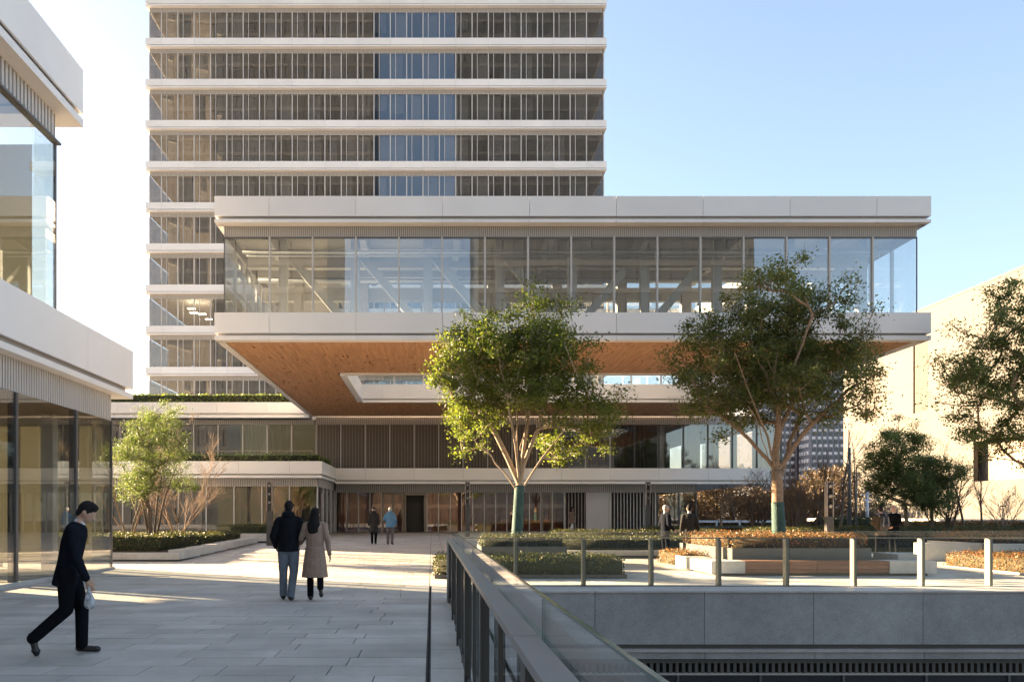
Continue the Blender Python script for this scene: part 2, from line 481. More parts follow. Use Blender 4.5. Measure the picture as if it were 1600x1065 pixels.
# ================================================================ facade kit
def fascia_front(parent, seams, yf, lipd, zt, zmb, zlt, zlb, mat=None, core_to=None, pn='fascia_panel', ln='fascia_lip'):
    mat = mat or M_white
    for i in range(len(seams)-1):
        a, c = seams[i]+(.007 if i else 0), seams[i+1]-(.007 if i < len(seams)-2 else 0)
        part(pn, parent, a, c, yf, yf+.06, zmb, zt, mat)
        part(ln, parent, a, c, yf, yf+lipd, zlb, zlt, mat)
    part('fascia_core', parent, seams[0]+.10, seams[-1]-.10, yf+.13, yf+.22, zlt+.003, zt-.02, M_gap)
def fascia_side(parent, xf, sgn, seams, lipd, zt, zmb, zlt, zlb, mat=None):
    """runs along depth; sgn -1 faces left, +1 faces right"""
    mat = mat or M_white
    for i in range(len(seams)-1):
        a, c = seams[i]+(.007 if i else 0.062), seams[i+1]-.007
        x0, x1 = sorted((xf, xf - sgn*.06)); part('fascia_panel', parent, x0, x1, a, c, zmb, zt, mat)
        a2 = a if i else seams[0] + lipd + .003
        x0, x1 = sorted((xf, xf - sgn*lipd)); part('fascia_lip', parent, x0, x1, a2, c, zlb, zlt, mat)
    x0, x1 = sorted((xf - sgn*.13, xf - sgn*.22)); part('fascia_core', parent, x0, x1, seams[0]+.23, seams[-1], zlt+.003, zt-.02, M_gap)
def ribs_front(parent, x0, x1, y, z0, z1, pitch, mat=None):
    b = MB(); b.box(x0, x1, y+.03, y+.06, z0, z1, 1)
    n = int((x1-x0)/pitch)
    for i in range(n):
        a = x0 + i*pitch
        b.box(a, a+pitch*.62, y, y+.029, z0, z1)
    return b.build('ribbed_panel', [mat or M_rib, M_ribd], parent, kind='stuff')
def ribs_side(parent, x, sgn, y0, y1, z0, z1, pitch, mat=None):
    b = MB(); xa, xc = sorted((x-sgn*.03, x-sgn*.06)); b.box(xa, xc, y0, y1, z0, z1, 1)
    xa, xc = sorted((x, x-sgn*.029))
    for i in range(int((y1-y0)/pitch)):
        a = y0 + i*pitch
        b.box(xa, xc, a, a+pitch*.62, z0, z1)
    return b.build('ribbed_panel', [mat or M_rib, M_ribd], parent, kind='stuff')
def curtain_mesh(name, x0, x1, y, z0, z1, mat, parent, amp=.06, pitch=.22):
    b = MB(); n = max(4, int((x1-x0)/pitch*6)); P = []
    for i in range(n+1):
        t = i/n; x = x0+(x1-x0)*t
        P.append((x, y + amp*math.sin(2*math.pi*(x-x0)/pitch) + .02*math.sin(7*x)))
    for i in range(n):
        b.quad((*P[i], z0), (*P[i+1], z0), (*P[i+1], z1), (*P[i], z1)); b.smooth[-1] = True
    return b.build(name, [mat], parent)

# ================================================================ tower
TY = 76.5; TW = 76.95
tower = empty('office_tower', (-5, TW, 0.5), 'tall pale office tower with banded storeys behind the glass pavilion', 'building')
tx0, tx1 = WX(227, TY), WX(948, TY)
wx0, wx1 = WX(234, TW), WX(943, TW)
mx = [wx0] + [WX(252.5+25.53*i, TW) for i in range(27)] + [wx1]
NB = range(-1, 9)
tz = [WZ(59.25+64.2*k_, TY) for k_ in range(-2, 10)]    # index k+2
r_t = random.Random(3)
seam_t = [tx0] + [WX(252.5+51.06*i, TY) for i in range(14)] + [tx1]
fz = tz[2]-tz[3]
for k_ in NB:
    z = tz[k_+2]; zn = tz[k_+3] if k_ < 8 else 8.0
    fascia_front(tower, seam_t, TY, .43, z, z-.61, z-.67, z-.79)
    for sg, xf in ((-1, tx0), (1, tx1)):
        fascia_side(tower, xf, sg, [TY, TY+10, TY+21], .2, z, z-.61, z-.67, z-.79)
    zr0, zr1 = z-1.20, z-.79
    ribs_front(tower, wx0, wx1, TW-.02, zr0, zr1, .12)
    part('ceiling_slab', tower, wx0+.05, wx1-.05, TW+.06, TY+20, zr0+.1, z-.06, M_ceil)
    zb_ = zn - .1
    for i in range(28):
        a, c = mx[i]+.045, mx[i+1]-.045
        if i == 0 or i == 27:
            part('glass_pane', tower, a, c, TW, TW+.02, zb_, zr0, M_glT)
            continue
        m_ = a + .44
        part('vent_pane', tower, a, m_-.025, TW+.02, TW+.04, zb_, zr0, M_glT)
        part('thin_mullion', tower, m_-.024, m_+.024, TW-.02, TW+.06, zb_, zr0, M_mull)
        part('glass_pane', tower, m_+.025, c, TW, TW+.02, zb_, zr0, M_glT)
        q = r_t.random()
        if q < .62:
            cm = M_curt if q < .34 else M_int
            part('curtain', tower, m_+.05 if q < .3 else a, c-(0 if q < .2 else .5*r_t.random()), TW+.28, TW+.30, zb_+(0 if q < .45 else 1.4*r_t.random()), zr0, cm)
    for i in range(29):
        x = mx[i]
        part('mullion', tower, x-.044, x+.044, TW-.07, TW+.05, zb_, zr0, M_mull)
    for xs_ in (wx0, wx1-.02):
        part('side_glazing', tower, xs_, xs_+.02, TW+.06, TY+20, zb_, zr0, M_glT)
part('building_core', tower, wx0+6, wx1-5, TW+6.5, TY+19, .5, tz[0]+4, M_int)
part('rear_wall', tower, wx0+.1, wx1-.1, TY+20.05, TY+20.4, .5, tz[0]+4, M_int)
for i in range(4):                             # a few deep partitions seen through the panes
    x = mx[4+i*6]
    part('partition', tower, x-.1, x+.1, TW+.9, TW+6.4, 8, tz[0]+4, M_int)
b = MB()                                        # storeys above the frame
z = tz[0]
for j in range(3):
    zz = z + j*fz
    b.box(tx0, tx1, TY, TY+21, zz-.79, zz, 0)
    b.box(wx0, wx1, TW, TY+20.5, zz+.01, zz+fz-.8, 1)
b.build('upper_storeys', [M_white, M_glT], tower, kind='stuff')
lamp_m = emit('office_light', (1.0, .82, .55), 6.0)
for px, py in ((299, 482.5), (316, 491), (327, 499), (303, 489)):
    x = WX(px, TW+1.5); z_ = WZ(py, TW+1.5)
    part('ceiling_lamp', tower, x-.35, x+.35, TW+1.4, TW+1.6, z_, z_+.05, lamp_m)

# ================================================================ pavilion
PY = 28.9; PW = 29.3
pav = empty('glass_pavilion', (5, PW, 7.6), 'long glass pavilion with white bands and timber soffit cantilevered over plaza', 'building')
pl, pr = WX(335, PY), WX(1455, PY)
gl_, gr_ = WX(350, PW), WX(1433, PW)
PB = 51.3                                       # where it runs into the podium
Z_ = dict(t=12.61, tm=11.92, tl=11.81, tb=11.70, bt=8.57, bm=7.86, bl=7.77, bb=7.62)
seam_p = [pl] + [WX(420.3+135.7*i, PY) for i in range(8)] + [pr]
fascia_front(pav, seam_p, PY, .40, Z_['t'], Z_['tm'], Z_['tl'], Z_['tb'])
fascia_front(pav, seam_p, PY, .40, Z_['bt'], Z_['bm'], Z_['bl'], Z_['bb'])
seam_s = [PY+3.02*i for i in range(8)] + [PB]
for sg, xf in ((-1, pl), (1, pr)):
    fascia_side(pav, xf, sg, seam_s, .25, Z_['t'], Z_['tm'], Z_['tl'], Z_['tb'])
    fascia_side(pav, xf, sg, seam_s, .25, Z_['bt'], Z_['bm'], Z_['bl'], Z_['bb'])
zg0, zg1 = Z_['bt']-.1, 11.30
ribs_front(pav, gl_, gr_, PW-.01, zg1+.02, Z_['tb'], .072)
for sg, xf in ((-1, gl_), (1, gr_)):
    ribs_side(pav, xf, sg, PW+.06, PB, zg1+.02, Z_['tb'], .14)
pm = [gl_] + [WX(421.5+67.25*i, PW) for i in range(15)] + [gr_]
for i in range(16):
    part('glass_pane', pav, pm[i]+.03, pm[i+1]-.03, PW, PW+.02, zg0, zg1-.03, M_glP)
    part('head_rail', pav, pm[i]+.03, pm[i+1]-.03, PW-.02, PW+.06, zg1-.03, zg1+.018, M_mullD)
for i in range(1, 16):
    part('mullion', pav, pm[i]-.028, pm[i]+.028, PW-.06, PW+.10, zg0, zg1+.02, M_mull)
for x in (gl_, gr_-.03):
    part('corner_mullion', pav, x, x+.03, PW-.02, PW+.02, zg0, zg1+.02, M_mullD)
for sg, xf in ((-1, gl_), (1, gr_)):
    yy = PW+.06
    while yy < PB-.5:
        y2 = min(yy+1.512, PB-.05)
        x0, x1 = sorted((xf, xf-sg*.02)); part('side_pane', pav, x0, x1, yy+.03, y2-.03, zg0, zg1, M_glP)
        x0, x1 = sorted((xf+sg*.04, xf-sg*.08)); part('side_mullion', pav, x0, x1, y2-.028, y2+.028, zg0, zg1+.02, M_mull)
        yy = y2
# the open court cut through it
cx0, cx1, cy0, cy1 = WX(540, 36.1), WX(1085, 44.6), 36.1, 44.6
def ring(name, z0, z1, mat, x0=pl+.24, x1=pr-.24, y0=PY+.24, y1=PB, cx=(cx0, cx1), cy=(cy0, cy1), top=None):
    part(name, pav, x0, x1, y0, cy[0], z0, z1, mat)
    part(name, pav, x0, x1, cy[1], y1, z0, z1, mat)
    part(name, pav, x0, cx[0], cy[0]+.001, cy[1]-.001, z0, z1, mat)
    part(name, pav, cx[1], x1, cy[0]+.001, cy[1]-.001, z0, z1, mat)
ring('floor_slab', 7.80, 8.42, M_steelw, cx=(cx0-.3, cx1+.3), cy=(cy0-.3, cy1+.3))
ring('roof_slab', 11.84, 12.45, M_ceil, cx=(cx0-.3, cx1+.3), cy=(cy0-.3, cy1+.3))
# court fascias: rear (seen from below through the opening), front, sides
def court_band(zt, zmb, zlt, zlb):
    seams = [cx0+.002] + [WX(597.5+89.3*i, cy1) for i in range(5)] + [cx1-.002]
    for i in range(len(seams)-1):
        a, c = seams[i]+.006, seams[i+1]-.006
        part('court_panel', pav, a, c, cy1, cy1+.06, zmb, zt, M_white)
        part('court_lip', pav, a, c, cy1-.05, cy1+.25, zlb, zlt, M_white)
        part('court_panel', pav, a, c, cy0-.06, cy0, zmb, zt, M_white)
        part('court_lip', pav, a, c, cy0-.25, cy0+.05, zlb, zlt, M_white)
    for x, d in ((cx0, -1), (cx1, 1)):
        x0, x1 = sorted((x, x+d*.06)); part('court_panel', pav, x0, x1, cy0+.002, cy1-.002, zmb, zt, M_white)
        x0, x1 = sorted((x-d*.05, x+d*.25)); part('court_lip', pav, x0, x1, cy0+.06, cy1-.06, zlb, zlt, M_white)
    part('court_core', pav, cx0-.2, cx1+.2, cy1+.1, cy1+.18, zlt, zt-.03, M_gap)
court_band(Z_['bt'], Z_['bm']-.06, Z_['bl']-.06, Z_['bb']-.02)
court_band(Z_['t'], Z_['tm'], Z_['tl'], Z_['tb'])
n = 11
for i in range(n):
    a = cx0+.1 + i*(cx1-cx0-.2)/n; c = cx0+.1 + (i+1)*(cx1-cx0-.2)/n
    for yv in (cy1+.3, cy0-.32):
        part('court_pane', pav, a+.03, c-.03, yv, yv+.02, Z_['bt']-.1, Z_['tb'], M_glP)
        part('court_mullion', pav, c-.03, c+.03, yv-.04, yv+.08, Z_['bt']-.1, Z_['tb'], M_mull)
for i in range(5):
    a = cy0 + i*(cy1-cy0)/5; c = cy0 + (i+1)*(cy1-cy0)/5
    for xv in (cx0-.3, cx1+.28):
        part('court_pane', pav, xv, xv+.02, a+.03, c-.03, Z_['bt']-.1, Z_['tb'], M_glP)
# structure inside
for i in range(9):
    x = -5.6 + i*2.72
    part('column', pav, x-.16, x+.16, 31.2, 31.5, 8.42, 11.84, M_steelw)
    part('column', pav, x-.2, x+.2, 35.0, 35.4, 8.42, 11.84, M_steelw)
for i in range(8):
    x = -5.6 + i*2.72
    b = MB()
    if i < 4: b.bar((x+.1, 31.62, 11.5), (x+2.6, 31.62, 8.5), .26, .30)
    else: b.bar((x+2.6, 31.62, 11.5), (x+.1, 31.62, 8.5), .26, .30)
    b.build('brace', [M_steelw], pav)
for yv, zz in ((32.2, 11.1), (34.0, 11.1), (35.2, 10.6)):
    part('beam', pav, gl_+.2, gr_-.2, yv, yv+.3, zz, zz+.55, M_steelw)
for i in range(7):
    x = -6 + i*3.4
    part('cross_beam', pav, x, x+.22, 29.7, 35.6, 11.35, 11.8, M_steelw)
for yv, zz, r_ in ((30.4, 11.15, .07), (31.0, 11.2, .05), (33.2, 10.9, .11), (33.6, 11.0, .05)):
    b = MB(); b.tube([(gl_+.4, yv, zz), (gr_-.4, yv, zz)], [r_, r_], 10); b.build('service_pipe', [M_duct], pav)
part('service_core', pav, 1.2, 4.0, 46.0, 50.5, 8.42, 11.84, M_int)
# timber soffit: individual boards, far too many to pick apart
b = MB(); r_s = random.Random(5)
x = pl+.26; bw = .085
while x < pr-.26-bw:
    y = PY+.42 - r_s.random()*1.1
    while y < PB-.1:
        sh = r_s.random() < .055
        ln = .30 if sh else r_s.choice((.6, .9, 1.2, 1.5))
        a, c = max(y, PY+.41), min(y+ln, PB-.02)
        y += ln
        if c-a < .08: continue
        if x+bw > cx0-.26 and x < cx1+.26 and c > cy0-.26 and a < cy1+.26:
            if a < cy0-.27 and c > cy0-.26: c = cy0-.27
            elif c > cy1+.27 and a < cy1+.26: a = cy1+.27
            else: continue
        dz = r_s.choice((0, 0, 0, .002, .004)) + (.018 if sh else 0)
        b.box(x+.003, x+bw-.003, a+.003, c-.003, 7.66+dz, 7.69+dz, 1 if sh else 0)
    x += bw
b.build('soffit_board', [M_soffit, M_sofdark], pav, kind='stuff')
ring('soffit_backing', 7.715, 7.78, M_dark, cx=(cx0-.27, cx1+.27), cy=(cy0-.27, cy1+.27))

# ================================================================ podium
QW = 51.4; QF = 50.0; GY = gz(QW)
pod = empty('podium_block', (0, QW, GY), 'low podium with louvre screens and wood lined lobby under the pavilion', 'building')
# ground floor: panes, doors, louvres
zg = WZ(769, QW); 
edges = [525, 542, 560, 578, 596.5]
right_edges = [667, 685, 703.5, 721, 738.5, 756.5, 774.5, 792, 809.5, 827, 845]
def gpane(a, c, name='glass_pane', mat=None, z0=None):
    part(name, pod, WX(a, QW)+.02, WX(c, QW)-.02, QW, QW+.02, z0 or GY+.06, zg, mat or M_glQ)
def gmull(p_, w=.022, name='mullion', mat=None):
    x = WX(p_, QW); part(name, pod, x-w, x+w, QW-.05, QW+.08, GY+.01, zg, mat or M_mull)
for i in range(len(edges)-1): gpane(edges[i], edges[i+1])
for i in range(len(right_edges)-1): gpane(right_edges[i], right_edges[i+1])
for e in edges+right_edges: gmull(e)
def door(a, c, name, label=None):
    x0, x1 = WX(a, QW), WX(c, QW)
    d = part(name, pod, x0+.08, x1-.08, QW-.02, QW+.02, GY+.1, zg-.12, M_glQ)
    part('door_frame', d, x0, x0+.075, QW-.07, QW+.05, GY+.01, zg-.03, M_post)
    part('door_frame', d, x1-.075, x1, QW-.07, QW+.05, GY+.01, zg-.03, M_post)
    part('door_head', d, x0+.08, x1-.08, QW-.07, QW+.05, zg-.115, zg-.03, M_post)
    part('pull_handle', d, x1-.16, x1-.13, QW-.10, QW-.07, GY+.9, GY+1.5, M_post)
door(598, 614.2, 'door_leaf'); door(614.6, 630.5, 'door_leaf')
d_ = part('doorway_shade_sheet', pod, WX(634.5, QW), WX(662.5, QW), QW+.35, QW+.40, GY+.01, zg-.18, M_dark)  # opaque dark sheet standing for the unlit lobby beyond the open door
d_['label'] = 'open doorway between glazed panels, its unlit depth drawn as a dark sheet'
for e in (633.2, 664): gmull(e, .05, 'door_jamb', M_post)
part('door_head', pod, WX(634.5, QW), WX(662.5, QW), QW-.05, QW+.08, zg-.17, zg, M_post)
door(846.5, 862.5, 'door_leaf'); gpane(863.5, 881)
for e in (863, 881.5, 916.5, 953, 1008, 1024): gmull(e, .03)
def fins(a, c, z0, z1, pitch, wall_y, name, w=.045, dep=.10, mat=None, back=M_dark):
    x0, x1 = WX(a, wall_y), WX(c, wall_y)
    b = MB(); x = x0+.03
    while x+w < x1-.02:
        b.box(x, x+w, wall_y-.02, wall_y-.02+dep, z0, z1); x += pitch
    b.box(x0+.01, x1-.01, wall_y+dep+.03, wall_y+dep+.06, z0, z1, 1)
    return b.build(name, [mat or M_louv, back], pod, kind='stuff')
fins(882.3, 916, GY+.02, zg, .20, QW, 'vertical_louvre')
fins(953.6, 1007.5, GY+.02, zg, .20, QW, 'vertical_louvre', mat=M_rib)
fins(1008.6, 1023.6, GY+.02, zg, .20, QW, 'vertical_louvre')
part('metal_door_panel', pod, WX(917.2, QW), WX(952.4, QW), QW, QW+.05, GY+.02, zg, M_rib)
gpane(1025, 1060); gpane(1061.5, 1087)
for e in (1060.7, 1087.6): gmull(e, .04, 'mullion', M_mullD)
for i in range(4):
    part('side_pane', pod, WX(1087, QW)-.02, WX(1087, QW), QW+.1+i*1.5, QW+1.56+i*1.5, GY+.02, zg, M_glQ)
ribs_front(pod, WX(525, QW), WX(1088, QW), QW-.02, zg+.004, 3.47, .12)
part('lobby_soffit', pod, WX(525, QW), 20.3, QF+.45, 62, 3.48, 3.56, M_rib)
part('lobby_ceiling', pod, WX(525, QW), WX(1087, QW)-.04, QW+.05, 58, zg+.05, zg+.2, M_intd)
for i in range(19):                              # wood lining inside the lobby
    x = WX(528, QW) + i*.76
    if not (634 < VX+x*25.0 < 660):
        part('wood_panel', pod, x, x+.745, 52.6, 52.66, GY, zg, M_redwood)
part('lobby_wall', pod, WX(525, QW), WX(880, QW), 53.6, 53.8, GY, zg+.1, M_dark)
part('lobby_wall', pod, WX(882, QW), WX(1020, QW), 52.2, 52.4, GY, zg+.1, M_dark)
part('lobby_wall', pod, WX(1026, QW), WX(1087, QW)-.5, 58.0, 58.2, GY, zg+.1, M_int)
# first floor band
zF = dict(t=4.38, m=WZ(749.5, QF), l=WZ(752, QF), b=WZ(755.5, QF))
XR = WX(1203, QF)
seam_q = [WX(524.5, QF)] + [WX(571+76.6*i, QF) for i in range(0, 9)]
seam_q = [s_ for s_ in seam_q if s_ < XR-.5] + [XR]
fascia_front(pod, seam_q, QF, .45, zF['t'], zF['m'], zF['l'], zF['b'])
fascia_side(pod, XR, 1, [QF+3*i for i in range(6)], .3, zF['t'], zF['m'], zF['l'], zF['b'])
# second storey: louvre bays then glazed bays
z20, z21 = zF['t']-.15, WZ(663, QW)
bay0 = 494.0; bw_ = 38.25
for i in range(19):
    a, c = bay0+bw_*i, bay0+bw_*(i+1)
    x = WX(c, QW)
    if i < 10: fins(a+1, c-1, z20, z21, .092, QW, 'louvre_screen', w=.036, dep=.07)
    else: part('glass_pane', pod, WX(a, QW)+.03, WX(c, QW)-.03, QW, QW+.02, z20, z21, M_glQ)
    part('bay_mullion', pod, x-.035, x+.035, QW-.06, QW+.08, z20, z21, M_mull if i < 12 else M_mullD)
x_end = WX(bay0+bw_*19, QW)
for i in range(10):
    part('side_pane', pod, x_end-.02, x_end, QW+.05+i*1.5, QW+1.5+i*1.5, z20, z21, M_glQ)
ribs_front(pod, WX(494, QW), x_end, QW-.02, z21+.004, 7.60, .12)
part('storey_ceiling', pod, WX(380, QW), x_end-.03, QW+.1, 66, z21+.05, z21+.2, M_ceil)
part('storey_floor', pod, WX(380, QW), x_end-.03, QW+.1, 66, zF['b']+.1, zF['t']-.2, M_int)
part('storey_wall', pod, WX(880, QW), WX(1080, QW), 56, 56.2, z20, z21, M_intd)
for i in range(11, 19):
    a, c = bay0+bw_*i, bay0+bw_*(i+1)
    if i < 14: curtain_mesh('drape', WX(a, QW)+.1, WX(c, QW)-.1-(.5 if i == 13 else 0), QW+.6, z20+.1, z21, M_intd, pod)
    else: curtain_mesh('sheer_curtain', WX(a, QW)+.05, WX(c, QW)-(.3+.35*(i % 3)), QW+.6, z20+.1, z21, M_curt, pod, .05, .30)
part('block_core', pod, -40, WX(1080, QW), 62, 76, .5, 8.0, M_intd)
part('roof_slab', pod, -40, x_end, 53.0, 76.4, 7.62, 7.9, M_int)

# ---- left wing with planted terraces
wing = empty('terraced_wing', (-14, 44.2, gz(44)), 'stepped cream wing with planted terraces behind the small tree', 'building')
WF = 43.6; WW = 44.2
wxr = WX(503, WF); wgr = WX(497.5, WW)
zW = dict(t=WZ(720, WF), m=WZ(739.5, WF), l=WZ(742.5, WF), b=WZ(746, WF))
seam_w = [WX(452.3-80*i, WF) for i in range(0, 14)][::-1] + [wxr]
fascia_front(wing, seam_w, WF, .58, zW['t'], zW['m'], zW['l'], zW['b'])
fascia_side(wing, wxr, 1, [WF, WF+3.2, QF-.01], .25, zW['t'], zW['m'], zW['l'], zW['b'])
zr = WZ(759.5, WW)
ribs_front(wing, WX(20, WW), wgr, WW-.02, zr, zW['b'], .12)
ribs_side(wing, wgr, 1, WW+.06, QW, zr, zW['b'], .12)
i = 0; pxm = 496
while pxm > 10:
    a = WX(pxm-43.4, WW); c = WX(pxm, WW)
    part('glass_pane', wing, a+.03, c-.03, WW, WW+.02, gz(44)+.05, zr-.003, M_glQ)
    part('mullion', wing, c-.03, c+.03, WW-.05, WW+.08, gz(44), zr-.003, M_mull)
    pxm -= 43.4
for j in range(4):
    a = WW+.1+j*1.78
    part('side_pane', wing, wgr-.02, wgr, a+.03, a+1.72, gz(44)+.05, zr-.003, M_glQ)
    part('mullion', wing, wgr-.06, wgr+.05, a+1.725, a+1.775, gz(44), zr-.003, M_mull)
part('room_wall', wing, WX(0, WW), wgr-3.2, 48.6, 48.8, .3, zr, M_drape)
part('room_wall', wing, wgr-3.2, wgr-3.0, 46.6, 51.5, .3, zr, M_drape)
part('terrace_slab', wing, WX(0, WW), wxr-.24, WF+.24, QW+3, zW['b']+.12, zW['t']-.28, M_int)
part('sun_stop_wall', wing, -25.6, -25.3, 44.4, 62, .3, 8.1, M_int)  # unseen wall added to keep the low sun out of the rooms
part('room_partition', wing, -18.2, -18.0, 51.9, 55.4, 4.0, 7.4, M_int)
# drawn blinds behind the lower panes
for i, pxm in enumerate((452.6, 409.2, 365.8, 322.4)):
    part('blind', wing, WX(pxm-43.4, WW)+.06, WX(pxm, WW)-.06, WW+.35, WW+.37, .6+.1*(i % 2), zr-.1, M_drape)
# second storey, in line with the louvre screens
pxm = 494.0
while pxm > 60:
    a, c = WX(pxm-bw_, QW), WX(pxm, QW)
    part('upper_pane', wing, a+.03, c-.03, QW, QW+.02, zW['t']-.3, z21, M_glQ)
    part('upper_mullion', wing, c-.03, c+.03, QW-.05, QW+.08, zW['t']-.3, z21, M_mull)
    if (int(pxm) % 5) < 3: curtain_mesh('drape', a+.1, c-.1, QW+.5, zW['t']-.2, z21, M_drape, wing, .07, .30)
    pxm -= bw_
ribs_front(wing, WX(60, QW), WX(493.5, QW), QW-.02, z21+.004, 7.45, .12)
part('upper_room_wall', wing, WX(40, QW), WX(494, QW), 55.5, 55.7, 3.5, 8, M_intd)
z2 = dict(t=WZ(628, QF), m=WZ(645, QF), l=WZ(648, QF), b=WZ(652, QF))
seam_2 = [WX(417-78*i, QF) for i in range(0, 8)][::-1] + [WX(483, QF)]
fascia_front(wing, seam_2, QF, .5, z2['t'], z2['m'], z2['l'], z2['b'])
part('roof_deck', wing, WX(-100, QF), WX(482, QF), QF+.24, 76.4, z2['b']+.1, z2['t']-.25, M_int)

def balustrade(parent, x0, x1, y, z0, h, step=1.5):
    n = max(1, round((x1-x0)/step)); st = (x1-x0)/n
    for i in range(n+1):
        x = x0+i*st
        part('baluster_post', parent, x-.02, x+.02, y-.02, y+.02, z0, z0+h, M_post)
        if i < n: part('baluster_glass', parent, x+.03, x+st-.03, y-.006, y+.006, z0+.08, z0+h-.03, M_glR)
    part('handrail', parent, x0-.03, x1+.03, y-.03, y+.03, z0+h+.002, z0+h+.04, M_post)
balustrade(wing, WX(330, 46.2), wxr-.9, 46.2, zW['t']-.28, 1.0)
balustrade(wing, WX(180, 51.6), WX(455, 51.6), 51.7, z2['t']-.25, .95)

# ================================================================ building on the left
LX, LY = -8.9, 23.15            # wall plane and its far corner
lb = empty('white_banded_building', (LX, 10, 0), 'two storey glazed building with deep white bands at the walkway edge', 'building')
def lb_band(xf, yf, lipx, zt, zm, zl, zb_, seams):
    for i in range(len(seams)-1):
        a, c = seams[i]+.006, seams[i+1]-(.006 if i < len(seams)-2 else 0)
        part('fascia_panel', lb, xf-.06, xf, a, c, zm, zt, M_white)
        part('fascia_lip', lb, xf-lipx, xf, a, c, zb_, zl, M_white)
    part('end_fascia', lb, xf-14, xf-.063, yf-.06, yf, zm, zt, M_white)
    part('end_lip', lb, xf-14, xf-lipx-.003, yf-.8, yf, zb_, zl, M_white)
    part('fascia_core', lb, xf-.24, xf-.16, -10, yf-.17, zl+.003, zt-.02, M_gap)
    part('fascia_core', lb, xf-14, xf-.25, yf-.24, yf-.16, zl+.003, zt-.02, M_gap)
FY = 23.9
XF1 = WX(208, FY)
y_s = (675-137.5)/ -XF1; Ys = F/y_s             # the visible panel joint
sm = [Ys-5.6*4, Ys-5.6*3, Ys-5.6*2, Ys-5.6, Ys, FY]
z1 = dict(t=WZ(549, FY), m=WZ(608.5, FY), l=WZ(616, FY), b=WZ(623.5, FY))
lb_band(XF1, FY, .75, z1['t'], z1['m'], z1['l'], z1['b'], sm)
XF2 = WX(130, FY)
z3 = dict(t=WZ(110, FY), m=WZ(179, FY), l=WZ(187, FY), b=WZ(199, FY))
lb_band(XF2, FY, .9, z3['t'], z3['m'], z3['l'], z3['b'], [Ys-22.4, Ys-11.2, Ys-5.6*.2-4, FY])
# ribbed band, panes and mullions, lower storey
zr1 = WZ(657, LY)
ribs_side(lb, LX, 1, -10, LY, zr1, z1['b'], .115)
ribs_front(lb, LX-10, LX-.06, LY-.05, zr1, z1['b'], .115)
lm = [-9.2, -6.2, -3.2, -.2, 2.8, 5.8, 8.8, 11.8, 14.8, 17.8, 20.8, LY]
for i in range(len(lm)-1):
    part('glass_pane', lb, LX-.02, LX, lm[i]+.05, lm[i+1]-.05, .10, zr1-.01, M_glL)
    part('mullion', lb, LX-.16, LX+.03, lm[i]-.045, lm[i]+.045, .05, zr1-.01, M_mullD)
part('corner_post', lb, LX-.06, LX+.005, LY-.045, LY+.02, .05, zr1-.01, M_mullD)
part('plinth', lb, LX-.2, LX+.06, -10, LY+.05, -.02, .095, M_cope)
part('plinth', lb, LX-10, LX-.21, LY-.1, LY+.05, -.02, .095, M_cope)
for i in range(3):
    part('end_pane', lb, LX-3.05*(i+1), LX-3.05*i-.07, LY-.03, LY-.01, .10, zr1-.01, M_glL)
    part('end_mullion', lb, LX-3.05*(i+1)-.06, LX-3.05*(i+1), LY-.12, LY+.02, .05, zr1-.01, M_mullD)
part('room_ceiling', lb, LX-10, LX-.1, -10, LY-.15, zr1+.05, zr1+.2, M_intd)
part('room_floor', lb, LX-10, LX-.21, -10, LY-.11, .0, .09, M_paveN)
part('room_wall', lb, LX-5.2, LX-5.0, -10, LY-3.4, .1, zr1, M_int)
BYL = LY-.40
part('roller_blind', lb, LX-8, WX(75, BYL), BYL, BYL+.01, .30, WZ(655, BYL), M_blind)
part('roller_blind', lb, WX(124, BYL), WX(144, BYL), BYL, BYL+.01, .30, WZ(662, BYL), M_blind)
part('room_column', lb, LX-1.25, LX-.95, 21.6, 21.9, .1, zr1, M_int)
# upper storey, set back
UX = WX(88, LY)
zr3 = WZ(222, LY)
ribs_side(lb, UX, 1, -10, LY, zr3, z3['b'], .19)
um = [-9, -6, -3, 0, 3, 6, 9, 12, 15, 18, LY]
for i in range(len(um)-1):
    part('upper_pane', lb, UX-.02, UX, um[i]+.02, um[i+1]-.02, z1['t']-.5, zr3-.07, M_glL)
part('head_trim', lb, UX-.1, UX+.10, -10, LY+.1, zr3-.06, zr3-.002, M_mullD)
part('corner_post', lb, UX-.06, UX+.005, LY-.06, LY+.02, z1['t']-.5, zr3-.07, M_mullD)
for i in range(3):
    part('end_pane', lb, UX-3.05*(i+1), UX-3.05*i-.07, LY-.03, LY-.01, z1['t']-.5, zr3-.07, M_glL)
part('roof_slab', lb, XF2-14, XF2-.25, -10, FY-.25, z3['l']+.05, z3['t']-.3, M_int)
part('floor_slab', lb, XF1-14, XF1-.25, -10, FY-.25, z1['l']+.05, z1['t']-.45, M_int)
part('upper_room_wall', lb, UX-5.2, UX-5.0, -10, LY-3.4, z1['t']-.4, z3['b'], M_int)
part('upper_roller_blind', lb, UX-8, WX(50, BYL), BYL, BYL+.01, z1['t']-.4, WZ(226, BYL), M_blind)

